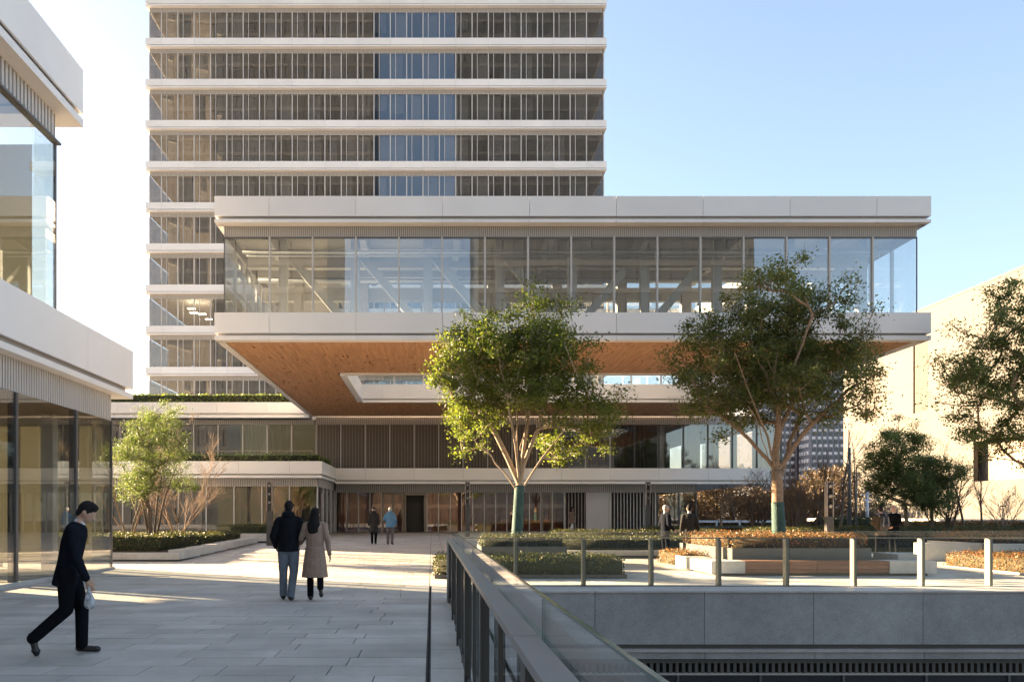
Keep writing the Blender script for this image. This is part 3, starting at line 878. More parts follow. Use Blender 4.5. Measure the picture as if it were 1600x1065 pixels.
# ================================================================ steel and glass railing along the walkway
rail = empty('walkway_railing', (0.32, 8, 0), 'dark steel post railing with brushed cap and outer glass beside walkway', 'railing')
RX = 0.29; RZ = 1.11; R_END = 14.5
for i in range(6):
    yv = R_END - .06 - 2.36*i
    part('post', rail, RX+.004, RX+.052, yv-.045, yv+.015, 0.0, RZ-.032, M_dsteel)
    part('post_flange', rail, RX-.006, RX+.003, yv-.10, yv+.03, 0.0, RZ-.032, M_dsteel)
    if i < 5: part('bracket', rail, RX+.012, RX+.036, yv-1.2, yv-1.17, 0.0, RZ-.032, M_dsteel)
yv = R_END + .02
for i in range(7):
    part('cap_plate', rail, RX-.028, RX+.058, max(.4, yv-2.36+.004), yv-.004, RZ-.03, RZ, M_cap); yv -= 2.36
part('bottom_rail', rail, RX+.012, RX+.05, .5, R_END, .05, .09, M_dsteel)
yv = R_END
for i in range(6):
    p_ = part('glass_panel', rail, RX+.068, RX+.080, max(.4, yv-2.36+.008), yv, .08, 1.235, M_glR)
    part('glass_edge', p_, RX+.0675, RX+.0805, max(.4, yv-2.36+.008), yv, 1.2352, 1.242, M_glE)
    part('glass_edge', p_, RX+.0675, RX+.0805, yv+.0002, yv+.004, .08, 1.235, M_glE)
    yv -= 2.36
part('end_pier', rail, RX-.03, RX+.085, R_END+.03, R_END+.30, 0, RZ, M_cope)

# ================================================================ glass balustrade beyond the sunken court
bal = empty('glass_balustrade', (6, 14.5, .26), 'clear glass balustrade on slim metal posts along sunken court edge', 'railing')
BY = 14.5; BZ = WZ(917, BY)
pxs = [805.5+105.9*i for i in range(10)]
for i, px in enumerate(pxs):
    x = WX(px, BY)
    po = part('post', bal, x-.022, x+.022, BY-.03, BY+.11, BZ+.012, WZ(841, BY), M_post)
    part('base_plate', po, x-.06, x+.06, BY-.05, BY+.14, BZ, BZ+.0118, M_dsteel)
    part('clamp', po, x+.024, x+.042, BY-.012, BY+.012, BZ+.02, WZ(843, BY), M_dsteel)
xe = [RX+.15] + [WX(p_, BY)+.06 for p_ in pxs]
for i in range(len(xe)-1):
    pane = part('glass_panel', bal, xe[i]+.008, xe[i+1]-.008, BY-.046, BY-.034, BZ+.03, WZ(829.6, BY), M_glR)
    part('glass_edge', pane, xe[i]+.008, xe[i+1]-.008, BY-.0465, BY-.0335, WZ(829.58, BY), WZ(829.1, BY), M_glE)
part('handrail', bal, RX+.15, xe[-1], BY-.032, BY+.03, WZ(840.8, BY), WZ(839.3, BY), M_post)
part('sill_channel', bal, RX+.15, xe[-1], BY-.055, BY-.0305, BZ+.002, BZ+.03, M_dsteel)

# ================================================================ planters, hedges, benches
_lv = {}
def leaves_mesh(name, pts, nrm, size, mats, seed, core=None, aspect=.5, jitter=1.0, mat_i=None):
    """pts (n,3): one folded leaf (two triangles sharing a rib) at each point"""
    rs = np.random.RandomState(seed)
    n = len(pts)
    d = rs.normal(size=(n, 3)); 
    if nrm is not None: d = d*jitter + nrm*1.0
    d /= np.linalg.norm(d, axis=1)[:, None] + 1e-9
    u = np.cross(d, rs.normal(size=(n, 3))); u /= np.linalg.norm(u, axis=1)[:, None] + 1e-9
    w = np.cross(d, u)
    s = size * rs.uniform(.65, 1.35, size=(n, 1))
    a = pts - u*s*.5; c = pts + u*s*.5
    b_ = pts + w*s*aspect*.5 + d*s*.10; e = pts - w*s*aspect*.5 + d*s*.10
    V = np.stack([a, b_, c, e], axis=1).reshape(-1, 3)
    nv0 = 0; cv = []; cf = []; cm = []
    if core is not None:
        cv, cf, cm = core
        nv0 = len(cv)
    allv = np.concatenate([np.array(cv, dtype=float).reshape(-1, 3), V]) if nv0 else V
    me = bpy.data.meshes.new(name)
    me.vertices.add(len(allv)); me.vertices.foreach_set('co', allv.astype(np.float32).ravel())
    lt = []; ls = []; li = []
    st = 0
    for f in cf:
        lt.append(len(f)); ls.append(st); li += list(f); st += len(f)
    li = np.array(li, dtype=np.int32)
    leaf_idx = (np.arange(n*4, dtype=np.int32)) + nv0
    allli = np.concatenate([li, leaf_idx]) if len(li) else leaf_idx
    allls = np.concatenate([np.array(ls, dtype=np.int32), st + np.arange(n, dtype=np.int32)*4])
    alllt = np.concatenate([np.array(lt, dtype=np.int32), np.full(n, 4, dtype=np.int32)])
    me.loops.add(len(allli)); me.loops.foreach_set('vertex_index', allli)
    me.polygons.add(len(allls)); me.polygons.foreach_set('loop_start', allls.astype(np.int32)); me.polygons.foreach_set('loop_total', alllt.astype(np.int32))
    for m in mats: me.materials.append(m)
    mi = np.concatenate([np.array(cm, dtype=np.int32), np.full(n, len(mats)-1, dtype=np.int32)]) if len(cm) else np.full(n, len(mats)-1, dtype=np.int32)
    if len(cm) == 0 and len(mats) == 1: mi[:] = 0
    if mat_i is not None: mi[len(cm):] = mat_i
    me.polygons.foreach_set('material_index', mi)
    me.update(calc_edges=True); me.validate()
    return me

_hs = [100]
def hedge(label, x0, x1, y0, y1, z0, z1, orange=False, dens=420, size=.055, group=None, name='hedge', parent=None, cat='hedge', lmat=None, vis=('F','T','L','R')):
    _hs[0] += 1
    rs = np.random.RandomState(_hs[0])
    base = Vector(((x0+x1)/2, (y0+y1)/2, z0))
    g0, g1 = 0, 0
    P = []; Nn = []
    faces = {'F': ((x1-x0)*(z1-z0), 0), 'T': ((x1-x0)*(y1-y0), 1), 'L': ((y1-y0)*(z1-z0), 2), 'R': ((y1-y0)*(z1-z0), 3), 'B': ((x1-x0)*(z1-z0), 4)}
    for kf in vis:
        area, t = faces[kf]; n = max(6, int(area*dens))
        ux, uy, uz = rs.uniform(x0, x1, n), rs.uniform(y0, y1, n), rs.uniform(z0, z1, n)
        nv = {'F': (0,-1,0), 'T': (0,0,1), 'L': (-1,0,0), 'R': (1,0,0), 'B': (0,1,0)}[kf]
        if kf == 'F': uy[:] = y0
        if kf == 'B': uy[:] = y1
        if kf == 'T': uz[:] = z1
        if kf == 'L': ux[:] = x0
        if kf == 'R': ux[:] = x1
        p_ = np.stack([ux, uy, uz], 1)
        lump = .035*np.sin(p_[:, 0]*5.3+p_[:, 1]*3.1)+.03*np.sin(p_[:, 0]*11.7-p_[:, 2]*9+p_[:, 1]*13)
        p_ += np.array(nv)*(lump[:, None] + rs.uniform(-.05, .035, (n, 1))) + rs.normal(size=(n, 3))*.012
        P.append(p_); Nn.append(np.tile(np.array(nv, dtype=float), (n, 1)))
    P = np.concatenate(P); Nn = np.concatenate(Nn)
    P[:, 2] = np.maximum(P[:, 2], z0+.01)
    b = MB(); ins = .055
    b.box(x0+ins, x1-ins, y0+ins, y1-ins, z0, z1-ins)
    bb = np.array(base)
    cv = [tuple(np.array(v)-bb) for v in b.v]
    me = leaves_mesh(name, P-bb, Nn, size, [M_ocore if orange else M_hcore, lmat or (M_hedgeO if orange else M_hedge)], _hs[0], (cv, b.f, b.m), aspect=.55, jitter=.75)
    o = link(name, me, parent, base)
    if parent is None: tag(o, label, cat, group)
    return o

# low hedge by the pier (A)
edging = empty('steel_edging', (2.4, 20, 0), 'dark low steel edging round the hedge behind the balustrade', 'edging')
for (a, c, d, e) in ((.06, 4.68, 19.96, 19.98), (.06, 4.68, 22.62, 22.64), (.06, .08, 19.985, 22.615), (4.66, 4.68, 19.985, 22.615)):
    part('edging_strip', edging, a, c, d, e, -.01, .10, M_planter)
hedge('low clipped hedge in dark steel edging beside the railing pier', .10, 4.64, 20.0, 22.6, 0.02, .47, vis=('F','T','L','R'))
# planter of the tree beside it (B)
def planter(name, label, x0, x1, y0, y1, z0, z1, mat, t=.04, joints=0):
    e = empty(name, ((x0+x1)/2, (y0+y1)/2, z0), label, 'planter')
    n = max(1, joints)
    for i in range(n):
        a, c = x0+(x1-x0)*i/n, x0+(x1-x0)*(i+1)/n
        part('front_plate', e, a+.002, c-.002, y0, y0+t, z0, z1, mat)
        part('rear_plate', e, a+.002, c-.002, y1-t, y1, z0, z1, mat)
    part('side_plate', e, x0, x0+t, y0+t+.001, y1-t-.001, z0, z1, mat)
    part('side_plate', e, x1-t, x1, y0+t+.001, y1-t-.001, z0, z1, mat)
    part('soil_bed', e, x0+t+.001, x1-t-.001, y0+t+.001, y1-t-.001, z0+.05, z1-.06, M_soil)
    return e
planter('steel_planter', 'dark steel planter box holding the yellow green tree with wrapped trunk', 1.43, 3.9, 24.0, 26.5, gz(24)-.02, .63, M_planter, joints=2)
hedge('clipped hedge round the yellow green tree in the dark planter', 1.5, 3.83, 24.08, 26.42, .58, .90)
# stone bench planter behind (C)
def stone_bench(name, label, x0, x1, y0, y1, z0, z1, gap=.08, n=1, cat='bench'):
    e = empty(name, ((x0+x1)/2, (y0+y1)/2, z0), label, cat)
    for i in range(n):
        a, c = x0+(x1-x0)*i/n, x0+(x1-x0)*(i+1)/n
        part('stone_block', e, a+.003, c-.003, y0, y1, z0+gap, z1, M_stone)
    part('recessed_base', e, x0+.12, x1-.12, y0+.12, y1-.12, z0-.02, z0+gap-.001, M_planter)
    return e
stone_bench('stone_bench', 'long pale stone bench below the hedge facing two standing men', 3.95, 8.6, 27.5, 28.1, gz(27.5), .36, n=3)
hedge('long clipped hedge behind the pale stone bench', 4.0, 9.3, 28.2, 30.6, gz(28), .74)
hedge('far clipped hedge strip in front of the louvred lobby wall', 4.9, 12.0, 33.5, 35.2, gz(33), .90)
hedge('dark clipped hedge strip by the podium corner', 9.8, 26.0, 36.5, 39.0, gz(36), 1.02, dens=260)
hedge('long dark hedge beyond the planter of the broad tree', 12.4, 26.0, 31.0, 33.4, gz(31), 1.02, dens=300)
# island with the broad tree (D)
isl = empty('bench_island', (9.8, 22.2, 0), 'pale stone and brown timber bench wrapped round the dark planter', 'bench')
I0, I1, IY = 6.96, 12.58, 20.72
zt_ = .385
part('stone_block', isl, I0, 7.80, IY, IY+.62, .08, zt_, M_stone)
for i in range(2):
    part('stone_block', isl, I0, I0+.62, IY+.625+i*1.22, IY+1.84+i*1.22, .08, zt_, M_stone)
part('stone_block', isl, 11.40, I1, IY, IY+.62, .08, zt_, M_stone)
part('stone_block', isl, I1-.62, I1, IY+.625, IY+1.84, .08, zt_+.14, M_stone)
part('stone_block', isl, I1-.62, I1, IY+1.845, IY+3.1, .08, zt_, M_stone)
for j in range(3):
    for i in range(2):
        part('front_board', isl, 7.806+i*1.80, 9.602+i*1.80-.006, IY+.02, IY+.05, .085+j*.098, .178+j*.098, M_bench)
for j in range(6):
    part('seat_board', isl, 7.806, 11.396, IY+.02+j*.10, IY+.112+j*.10, zt_-.018, zt_+.001, M_bench)
part('recessed_base', isl, I0+.15, I1-.15, IY+.15, IY+3.4, -.01, .079, M_planter)
planter('corten_planter', 'large dark metal planter holding the broad olive green tree', 7.8, 11.42, 21.62, 26.2, gz(22), .67, M_planter, joints=2)
hedge('rust tinged clipped hedge at the foot of the broad tree', 7.87, 11.35, 21.70, 26.1, .62, .99, orange=True)
hedge('small rust coloured hedge strip between bench and dark planter', 7.02, 7.74, 23.3, 25.9, .1, .46, orange=True)
# right hand beds (E)
hedge('knee high orange red hedge bed in open sun', 15.0, 19.5, 18.5, 24.4, .02, .45, orange=True)
edg2 = empty('kerb_edging', (15, 21, 0), 'thin stone kerb along the orange red hedge bed', 'edging')
part('kerb_piece', edg2, 14.86, 14.96, 18.4, 24.5, -.01, .07, M_stone)
stone_bench('wall_bench', 'grey stone bench between bench island and orange hedge', 15.4, 17.2, 26.0, 26.6, gz(26), .66, gap=.02)
planter('stone_planter', 'grey stone planter under the leafy tree at the right edge', 17.25, 23.0, 25.6, 29.0, gz(26), .66, M_stone, t=.1, joints=3)
hedge('orange red hedge raised in the grey stone planter', 17.36, 22.9, 25.72, 28.9, .6, .97, orange=True)
# left planter (F)
lp = empty('stone_ledge_planter', (-10.5, 26, gz(26)), 'low pale stone ledge planter at the foot of the small tree', 'planter')
LX0, LXR = -15.0, WX(280, 25.8)
yv = 25.8
for i in range(4):
    a = LX0 + (LXR-LX0)*i/4; c = LX0+(LXR-LX0)*(i+1)/4
    part('stone_block', lp, a+.003, c-.003, yv, yv+.5, gz(26)+.06, .36, M_stone)
for i in range(6):
    a = 26.31+1.85*i; g_ = gz(a)
    part('stone_block', lp, LXR-.5, LXR, a, a+1.84, g_+.06, .36+g_*.75, M_stone)
part('recessed_base', lp, LX0, LXR-.12, 25.95, 37, 0.0, .17, M_planter)
part('soil_bed', lp, LX0, LXR-.51, 26.31, 37.3, .17, .40, M_soil)
hedge('tall dark clipped hedge under the small multi stemmed tree', -15, -8.62, 26.36, 30.6, .36, .88)
hedge('yellowish clipped hedge behind the dark one on the stone ledge', -12, -8.5, 31.0, 37.0, .42, .80)
hedge('clipped hedge block beside the lamp post near the cream wing', -9.4, -7.5, 38.6, 41.6, gz(39), 1.05)
stone_bench('short_bench', 'short pale stone seat beside the lamp post by the wing', -8.7, -7.1, 37.7, 38.4, gz(38), gz(38)+.42)

# ================================================================ totem lamps
def totem(px, Y, top, label, rz=0):
    x = WX(px, Y); g_ = gz(Y); zt = WZ(top, Y); w = .125
    e = empty('totem_lamp', (x, Y, g_), label, 'lamp', 'totem lamps of the plaza')
    part('lower_post', e, x-w, x+w, Y-.1, Y+.1, g_, zt-1.25, M_dsteel)
    part('side_plate', e, x-w, x-w+.035, Y-.1, Y+.1, zt-1.249, zt, M_louv)
    part('side_plate', e, x+w-.035, x+w, Y-.1, Y+.1, zt-1.249, zt, M_louv)
    part('back_plate', e, x-w+.036, x+w-.036, Y+.06, Y+.098, zt-1.249, zt-.02, M_dsteel)
    for j in range(3):
        b = MB(); zc = zt-.12-.36*j
        b.tube([(x+.02*(j-1), Y+.04, zc+.03), (x, Y-.12, zc-.05)], [.06, .075], 12)
        h = b.build('spotlight', [M_dsteel], e)
        b = MB(); b.tube([(x, Y-.121, zc-.05), (x, Y-.128, zc-.053)], [.062, .062], 12)
        b.build('lens', [M_cap], h)
    return e
totem(421.5, 35.5, 752, 'dark totem lamp standing beside the couple and the stone seat')
totem(730.5, 45.0, 752, 'dark totem lamp in front of the wood lined lobby glazing')
totem(1012.5, 45.0, 752, 'dark totem lamp in front of the louvred lobby wall')
totem(1295.5, 29.8, 752, 'dark totem lamp among the bare trees near the street')

# ================================================================ things far off on the right
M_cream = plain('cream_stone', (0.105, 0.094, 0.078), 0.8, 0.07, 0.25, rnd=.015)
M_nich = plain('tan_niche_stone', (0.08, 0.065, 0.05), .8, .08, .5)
M_creamb = plain('cream_stone_soffit', (0.22, 0.17, 0.13), 0.8, 0.06, 0.4)
ch = empty('cream_stone_hall', (64, 110, .5), 'huge blank cream stone hall beyond the trees', 'building')
HX = 60.0
def hy(px): return F*HX/(px-VX)
H0, H1 = hy(1680), hy(1318)
ht = WZ(418, hy(1600))
niches = [(hy(1450), hy(1427), .30, 11.2), (hy(1372), hy(1352), 4.0, 10.0)]
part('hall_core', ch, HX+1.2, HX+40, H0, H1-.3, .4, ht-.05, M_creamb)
# wall panels with recessed niches
ys_ = sorted([H0, hy(1521)] + [v for n_ in niches for v in n_[:2]] + [H1])
courses = [(.4, WZ(753, hy(1521))), (WZ(753, hy(1521)), WZ(640, hy(1521))), (WZ(640, hy(1521)), ht)]
def stone_wall(y0, y1, z0, z1):
    n = max(1, round((y1-y0)/6)); m_ = max(1, round((z1-z0)/4.5))
    for i in range(n):
        for j in range(m_):
            a, c = y0+(y1-y0)*i/n, y0+(y1-y0)*(i+1)/n
            d, e = z0+(z1-z0)*j/m_, z0+(z1-z0)*(j+1)/m_
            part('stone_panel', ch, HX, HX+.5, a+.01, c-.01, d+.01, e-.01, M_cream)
zA, zB = WZ(752, hy(1521)), WZ(690, hy(1521))
stone_wall(H0, hy(1521), .4, zA)
stone_wall(H0, hy(1521), zB, ht)
yl = hy(1521)
n1 = (hy(1450), hy(1427)); n2 = (hy(1372), hy(1352))
zn1 = (WZ(641, n1[0]), WZ(515, n1[0])); zn2 = (WZ(657, n2[0]), WZ(560, n2[0]))
stone_wall(yl, n1[0], .4, ht)
stone_wall(n1[0], n1[1], .4, zn1[0]); stone_wall(n1[0], n1[1], zn1[1], ht)
stone_wall(n1[1], n2[0], .4, ht)
stone_wall(n2[0], n2[1], .4, zn2[0]); stone_wall(n2[0], n2[1], zn2[1], ht)
stone_wall(n2[1], H1, .4, ht)
part('niche_back', ch, HX+.16, HX+.3, n1[0]+.012, n1[1]-.012, zn1[0]-.2, zn1[1]+.2, M_nich)
part('niche_back', ch, HX+.16, HX+.3, n2[0]+.012, n2[1]-.012, zn2[0]-.2, zn2[1]+.2, M_nich)
part('coping', ch, HX-.05, HX+.7, H0, H1, ht+.005, ht+.25, M_cream)
low = empty('cream_garden_wall', (56, 70, .5), 'low cream stone wall in front of the cream hall', 'wall')
for i in range(10):
    part('stone_panel', low, 47.5, 48.0, 56+i*5+.01, 61+i*5-.01, .4, 1.25, M_stone)

# patterned office block
M_pat = plain('blue_grey_cladding', (0.17, 0.185, 0.225), 0.4, 0.06, .2)
M_patw = plain('pale_spandrel', (0.62, 0.62, 0.66), 0.5, 0.03)
pb = empty('patterned_office_block', (90, 205, .5), 'distant blue grey office block with a pale dotted window grid', 'building')
BX0, BX1, BYf = WX(1190, 200), WX(1330, 200), 200
xc_ = WX(1266, 200)
part('left_mass', pb, BX0, xc_-.5, BYf+6, BYf+30, .4, 42, M_pat)
part('right_mass', pb, xc_, BX1, BYf, BYf+30, .4, 46, M_pat)
b = MB(); M_patg = plain('dark_window', (0.05, 0.055, 0.07), 0.2, 0.05)
for j in range(24):
    for i in range(15):
        x = xc_ + .4 + i*1.32
        if x+.8 > BX1: break
        z = 1.5 + j*1.85
        b.box(x + (.25 if j % 2 else 0), x+.72+(.25 if j % 2 else 0), BYf-.25, BYf-.02, z, z+.62, 0)
        b.box(x+.05, x+.95, BYf-.1, BYf-.03, z+.7, z+1.6, 1)
    for i in range(9):
        x = BX0+.4+i*1.32
        if x+.8 > xc_-.6: break
        b.box(x, x+.72, BYf+5.75, BYf+5.98, z, z+.62, 0); b.box(x+.05, x+.95, BYf+5.9, BYf+5.97, z+.7, z+1.6, 1)
    for i in range(4):
        y = BYf+.5+i*1.4
        b.box(xc_-.3, xc_-.02, y, y+.8, z, z+.9, 0)
b.build('window', [M_patw, M_patg], pb, kind='stuff')
def far_block(label, x0, x1, y0, y1, h, col, rows, cols):
    m = plain('far_render_%d' % int(x0), col, .8, .05, .1)
    e = empty('distant_building', ((x0+x1)/2, y0, .5), label, 'building')
    part('mass', e, x0, x1, y0, y1, .4, h, m)
    b = MB()
    for j in range(rows):
        for i in range(cols):
            w = (x1-x0)/cols; zz = (h-1)/rows
            b.box(x0+w*(i+.22), x0+w*(i+.78), y0-.12, y0-.02, 1+zz*(j+.3), 1+zz*(j+.78))
    b.build('window', [M_patg], e, kind='stuff')
far_block('distant tan building behind the bare trees', 100, 150, 320, 345, 17, (.40, .30, .23), 5, 14)
far_block('distant pale low building between podium and patterned block', 70, 98, 300, 320, 11, (.5, .44, .38), 3, 10)
far_block('distant brown building past the dark roadside pole', 150, 182, 330, 350, 13, (.34, .25, .2), 4, 10)

# two office towers across the street behind the camera, mirrored in the glazing
def mirror_tower(label, x0, x1, y, h, col, colm, fl, bay):
    e = empty('street_tower', ((x0+x1)/2, y, 0), label, 'building')
    m = plain('street_tower_band_%d' % int(abs(x0)), col, .7, .05, .1)
    mm = plain('street_tower_glazing_%d' % int(abs(x0)), colm, .5, .10, .12)
    part('mass', e, x0, x1, y-25, y-.3, -.5, h, mm)
    b = MB(); z = 3.0
    while z < h-1:
        b.box(x0, x1, y-.28, y-.16, z, z+.9); z += fl
    x = x0
    while x <= x1:
        b.box(x, x+.16, y-.27, y-.20, -.5, h); x += bay
    b.build('facade_grid', [m], e, kind='stuff')
mirror_tower('tan gridded street tower mirrored in the pavilion end panes', -78, -15, -60, 150, (.058, .064, .075), (.040, .046, .056), 3.8, 1.6)
mirror_tower('dark gridded street tower mirrored in the middle pavilion panes', 6.6, 46, -60, 150, (.036, .044, .058), (.024, .031, .043), 3.8, 1.6)
mirror_tower('low brown block added across the street to darken the lobby reflections', -14.6, 6.2, -62, 17, (.09, .06, .045), (.055, .038, .03), 4.2, 1.6)  # added out of view so the lobby panes mirror something dark

# ================================================================ trees
def inside(p, lobes):
    for (c, r) in lobes:
        if (p-c).length < r: return True
    return False

def grow(base, fork, tr, centres, rs, leader=None, up=.25, bend=.05, limbs=()):
    """returns list of chains [(points, radii)], last points being the cluster centres"""
    nodes = []      # pos, parent index
    chains = []
    n0 = 6
    ids = []
    for i in range(n0+1):
        t = i/n0
        p = Vector(base).lerp(Vector(fork), t) + Vector((rs.uniform(-1, 1), rs.uniform(-1, 1), 0))*bend*(t*(1-t)*2)
        nodes.append([p, i-1]); ids.append(i)
    chains.append(list(ids))
    first_free = n0
    if leader is not None:
        prev = n0; ch = [n0]
        for i in range(1, 7):
            p = Vector(fork).lerp(Vector(leader), i/6) + Vector((rs.uniform(-1, 1), rs.uniform(-1, 1), 0))*.10
            nodes.append([p, prev]); prev = len(nodes)-1; ch.append(prev)
        chains.append(ch)
    for (en, st) in limbs:
        p0 = nodes[st][0]; en = Vector(en); prev = st; ch = [st]
        ct = p0.lerp(en, .5) + Vector(((en.x-p0.x)*-.12, (en.y-p0.y)*-.12, .02*(en-p0).length))
        for i in range(1, 8):
            t = i/7
            q = p0*(1-t)**2 + ct*2*t*(1-t) + en*t*t
            if i < 7: q += Vector((rs.uniform(-1, 1), rs.uniform(-1, 1), rs.uniform(-.5, .5)))*.05
            nodes.append([q, prev]); prev = len(nodes)-1; ch.append(prev)
        chains.append(ch)
    order = sorted(range(len(centres)), key=lambda i: (centres[i]-Vector(fork)).length)
    for ci in order:
        c = centres[ci]
        best = None; bc = 1e9
        for j in range(max(0, first_free-1), len(nodes)):
            p = nodes[j][0]
            v = c-p; d = v.length
            cost = d + max(0, .35*d - v.z)*.8
            if cost < bc: bc = cost; best = j
        p = nodes[best][0]; d = (c-p).length
        steps = max(2, int(d/.35))
        ctrl = p.lerp(c, .45) + Vector((0, 0, -up*d*.35)) + Vector((rs.uniform(-1, 1), rs.uniform(-1, 1), rs.uniform(-1, 1)))*.08*d
        prev = best; ch = [best]
        for i in range(1, steps+1):
            t = i/steps
            q = p*(1-t)**2 + ctrl*2*t*(1-t) + c*t*t
            nodes.append([q, prev]); prev = len(nodes)-1; ch.append(prev)
        chains.append(ch)
    w = [0.0]*len(nodes)
    haskid = [0]*len(nodes)
    for i in range(len(nodes)-1, -1, -1):
        if haskid[i] == 0: w[i] += 1.0
        pr_ = nodes[i][1]
        if pr_ >= 0: w[pr_] += w[i]; haskid[pr_] = 1
    W = w[0]
    rad = [max(.006, tr*(w[i]/W)**.5) for i in range(len(nodes))]
    out = []
    for ci, ch in enumerate(chains):
        pts = [nodes[i][0] for i in ch]
        rr = [rad[i] for i in ch]
        if ci > 0: rr[0] = min(rr[0], rr[1]*1.15)
        out.append((pts, rr))
    return out

def make_tree(name, label, base, fork, tr, lobes, nclu, nleaf, leaf, sigma, bark, lmat, seed, leader=None, wrap=None, wmat=None, twigs=2, stems=None, group=None, cat='tree', extra_leaf_on_branch=.3, aspect=.5, flare=True, limbs=()):
    rs = random.Random(seed)
    e = empty(name, base, label, cat, group)
    tot = sum(r**3 for c, r in lobes)
    centres = []
    tries = 0
    mind = sigma*1.05
    while len(centres) < nclu and tries < nclu*60:
        tries += 1
        t = rs.random()*tot; k = 0
        for c, r in lobes:
            t -= r**3
            if t <= 0: break
        v = Vector((rs.gauss(0, 1), rs.gauss(0, 1), rs.gauss(0, 1))).normalized()
        p = c + v*(r*(rs.random()**.45))
        if any((p-q).length < mind for q in centres): continue
        centres.append(p)
    if nleaf:                                   # stray sprays beyond the main outline
        for _ in range(nclu//7):
            c, r = rs.choice(lobes)
            v = Vector((rs.gauss(0, 1), rs.gauss(0, 1), rs.gauss(.25, .8))).normalized()
            centres.append(c + v*(r+sigma*rs.uniform(.5, 1.3)))
    chains = grow(base, fork, tr, centres, rs, leader, limbs=limbs)
    b = MB()
    for i, (pts, rr) in enumerate(chains):
        if i == 0:
            rr = [max(r, tr*.82) for r in rr]
            if flare: rr[0] *= 1.25
            b.tube(pts, rr, 12)
        else: b.tube(pts, rr, 7 if rr[0] > .03 else 5, cap=False)
    for p in centres:                       # fine twigs in every clump
        for _ in range(twigs):
            v = Vector((rs.gauss(0, 1), rs.gauss(0, 1), rs.gauss(.5, .8))).normalized()*sigma*rs.uniform(.8, 1.7)
            b.tube([p, p+v*.5+Vector((0, 0, .03)), p+v], [.007, .005, .003], 4, cap=False)
    if stems:
        for pts, rr in stems: b.tube(pts, rr, 8)
    b.build('trunk', [bark], e)
    if wrap:
        z0, z1 = wrap
        b = MB(); n = 16
        pts = []; rr = []
        for i in range(n*2+1):
            t = i/(n*2); z = z0+(z1-z0)*t
            f = (z-base[2])/max(.01, fork[2]-base[2])
            q = Vector(base).lerp(Vector(fork), f)
            pts.append((q.x, q.y, z)); rr.append(tr*1.06 + (.012 if i % 2 else .0) + (.03*(1-t)))
        b.tube(pts, rr, 14); b.build('trunk_wrap', [wmat], e)
    if nleaf:
        r2 = np.random.RandomState(seed)
        per = np.array([r2.uniform(.45, 1.5) for _ in centres]); per = (per/per.sum()*nleaf).astype(int)
        P = []
        for c, n in zip(centres, per):
            sg = sigma*r2.uniform(.65, 1.3)
            g = r2.normal(size=(n, 3))*np.array([sg, sg, sg*.7])*.62
            P.append(np.array(c)+g)
        P = np.concatenate(P)
        bb = np.array(base)
        nr = np.zeros_like(P); nr[:, 2] = .55
        me = leaves_mesh('crown', P-bb, nr, leaf, [lmat], seed, aspect=aspect, jitter=1.0)
        link('crown', me, e, base)
    return e

def LB(lst, Y, dy, seed):
    rs = random.Random(seed); out = []
    for (px, py, r) in lst:
        yy = Y + rs.uniform(-dy, dy)
        out.append((Vector((WX(px, Y), yy, WZ(py, Y))), r*Y/F*.86))
    return out

# yellow green tree in the dark steel planter
Y = 25.2
make_tree('plaza_tree', 'yellow green leafy tree with green wrapped trunk in dark steel planter',
          (WX(807, Y), Y, .55), (WX(812, Y), Y, WZ(757, Y)), .135,
          LB([(695,585,38),(735,545,55),(745,510,32),(838,488,36),(842,545,66),(790,570,80),(735,640,48),(885,520,34),(870,585,58),(905,650,52),(925,690,30),(945,622,16),(965,622,9),(820,625,40),(740,695,30),(765,625,45),(705,600,30),(880,690,36),(775,490,10),(785,505,14)], Y, 1.1, 1),
          230, 46000, .085, .30, M_bark1, M_leaf1, 11, leader=(WX(822, Y), Y, WZ(640, Y)), wrap=(.55, WZ(757, Y)-.02), wmat=M_wrap, aspect=.6,
          limbs=[((WX(a, Y), Y+d, WZ(b_, Y)), st) for a, b_, d, st in ((728, 605, .5, 6), (775, 555, -.8, 6), (845, 525, .2, 6), (878, 560, -.6, 6), (915, 640, .6, 5), (740, 690, -.5, 5), (800, 520, .9, 6))])
# broad olive tree on the bench island
Y = 23.8
make_tree('broad_tree', 'broad olive green tree with orange lit trunk on the bench island',
          (WX(1218, Y), Y, .60), (WX(1213, Y), Y, WZ(735, Y)), .155,
          LB([(1095,580,36),(1130,505,48),(1150,470,28),(1212,445,40),(1200,540,88),(1288,480,44),(1325,545,50),(1322,475,16),(1345,510,16),(1105,625,34),(1160,635,50),(1310,620,50),(1245,610,62),(1350,585,18),(1235,480,66),(1275,560,76),(1140,570,60),(1290,650,30)], Y, 1.3, 2),
          300, 60000, .085, .30, M_bark2, M_leaf2, 22, leader=(WX(1215, Y), Y, WZ(560, Y)), wrap=(.60, WZ(784, Y)), wmat=M_wrap, aspect=.5,
          limbs=[((WX(a, Y), Y+d, WZ(b_, Y)), st) for a, b_, d, st in ((1105, 625, .4, 6), (1130, 560, -.9, 6), (1318, 610, -.3, 6), (1300, 540, .8, 8), (1170, 500, .5, 9), (1255, 500, -.6, 9), (1150, 640, -.9, 5), (1275, 640, .9, 5))])
# tree cut by the frame on the right
Y = 26.6
make_tree('edge_tree', 'deep green leafy tree over the grey stone planter by the cream hall',
          (WX(1650, Y), Y, .60), (WX(1648, Y), Y, WZ(740, Y)), .16,
          LB([(1525,520,34),(1580,478,44),(1570,590,80),(1510,640,30),(1550,680,52),(1640,540,100),(1690,640,90),(1525,575,44),(1600,690,50),(1500,600,18),(1740,560,80)], Y, 1.2, 3),
          280, 60000, .095, .32, M_bark2, M_leaf3, 33, leader=(WX(1650, Y), Y, WZ(560, Y)), aspect=.42)
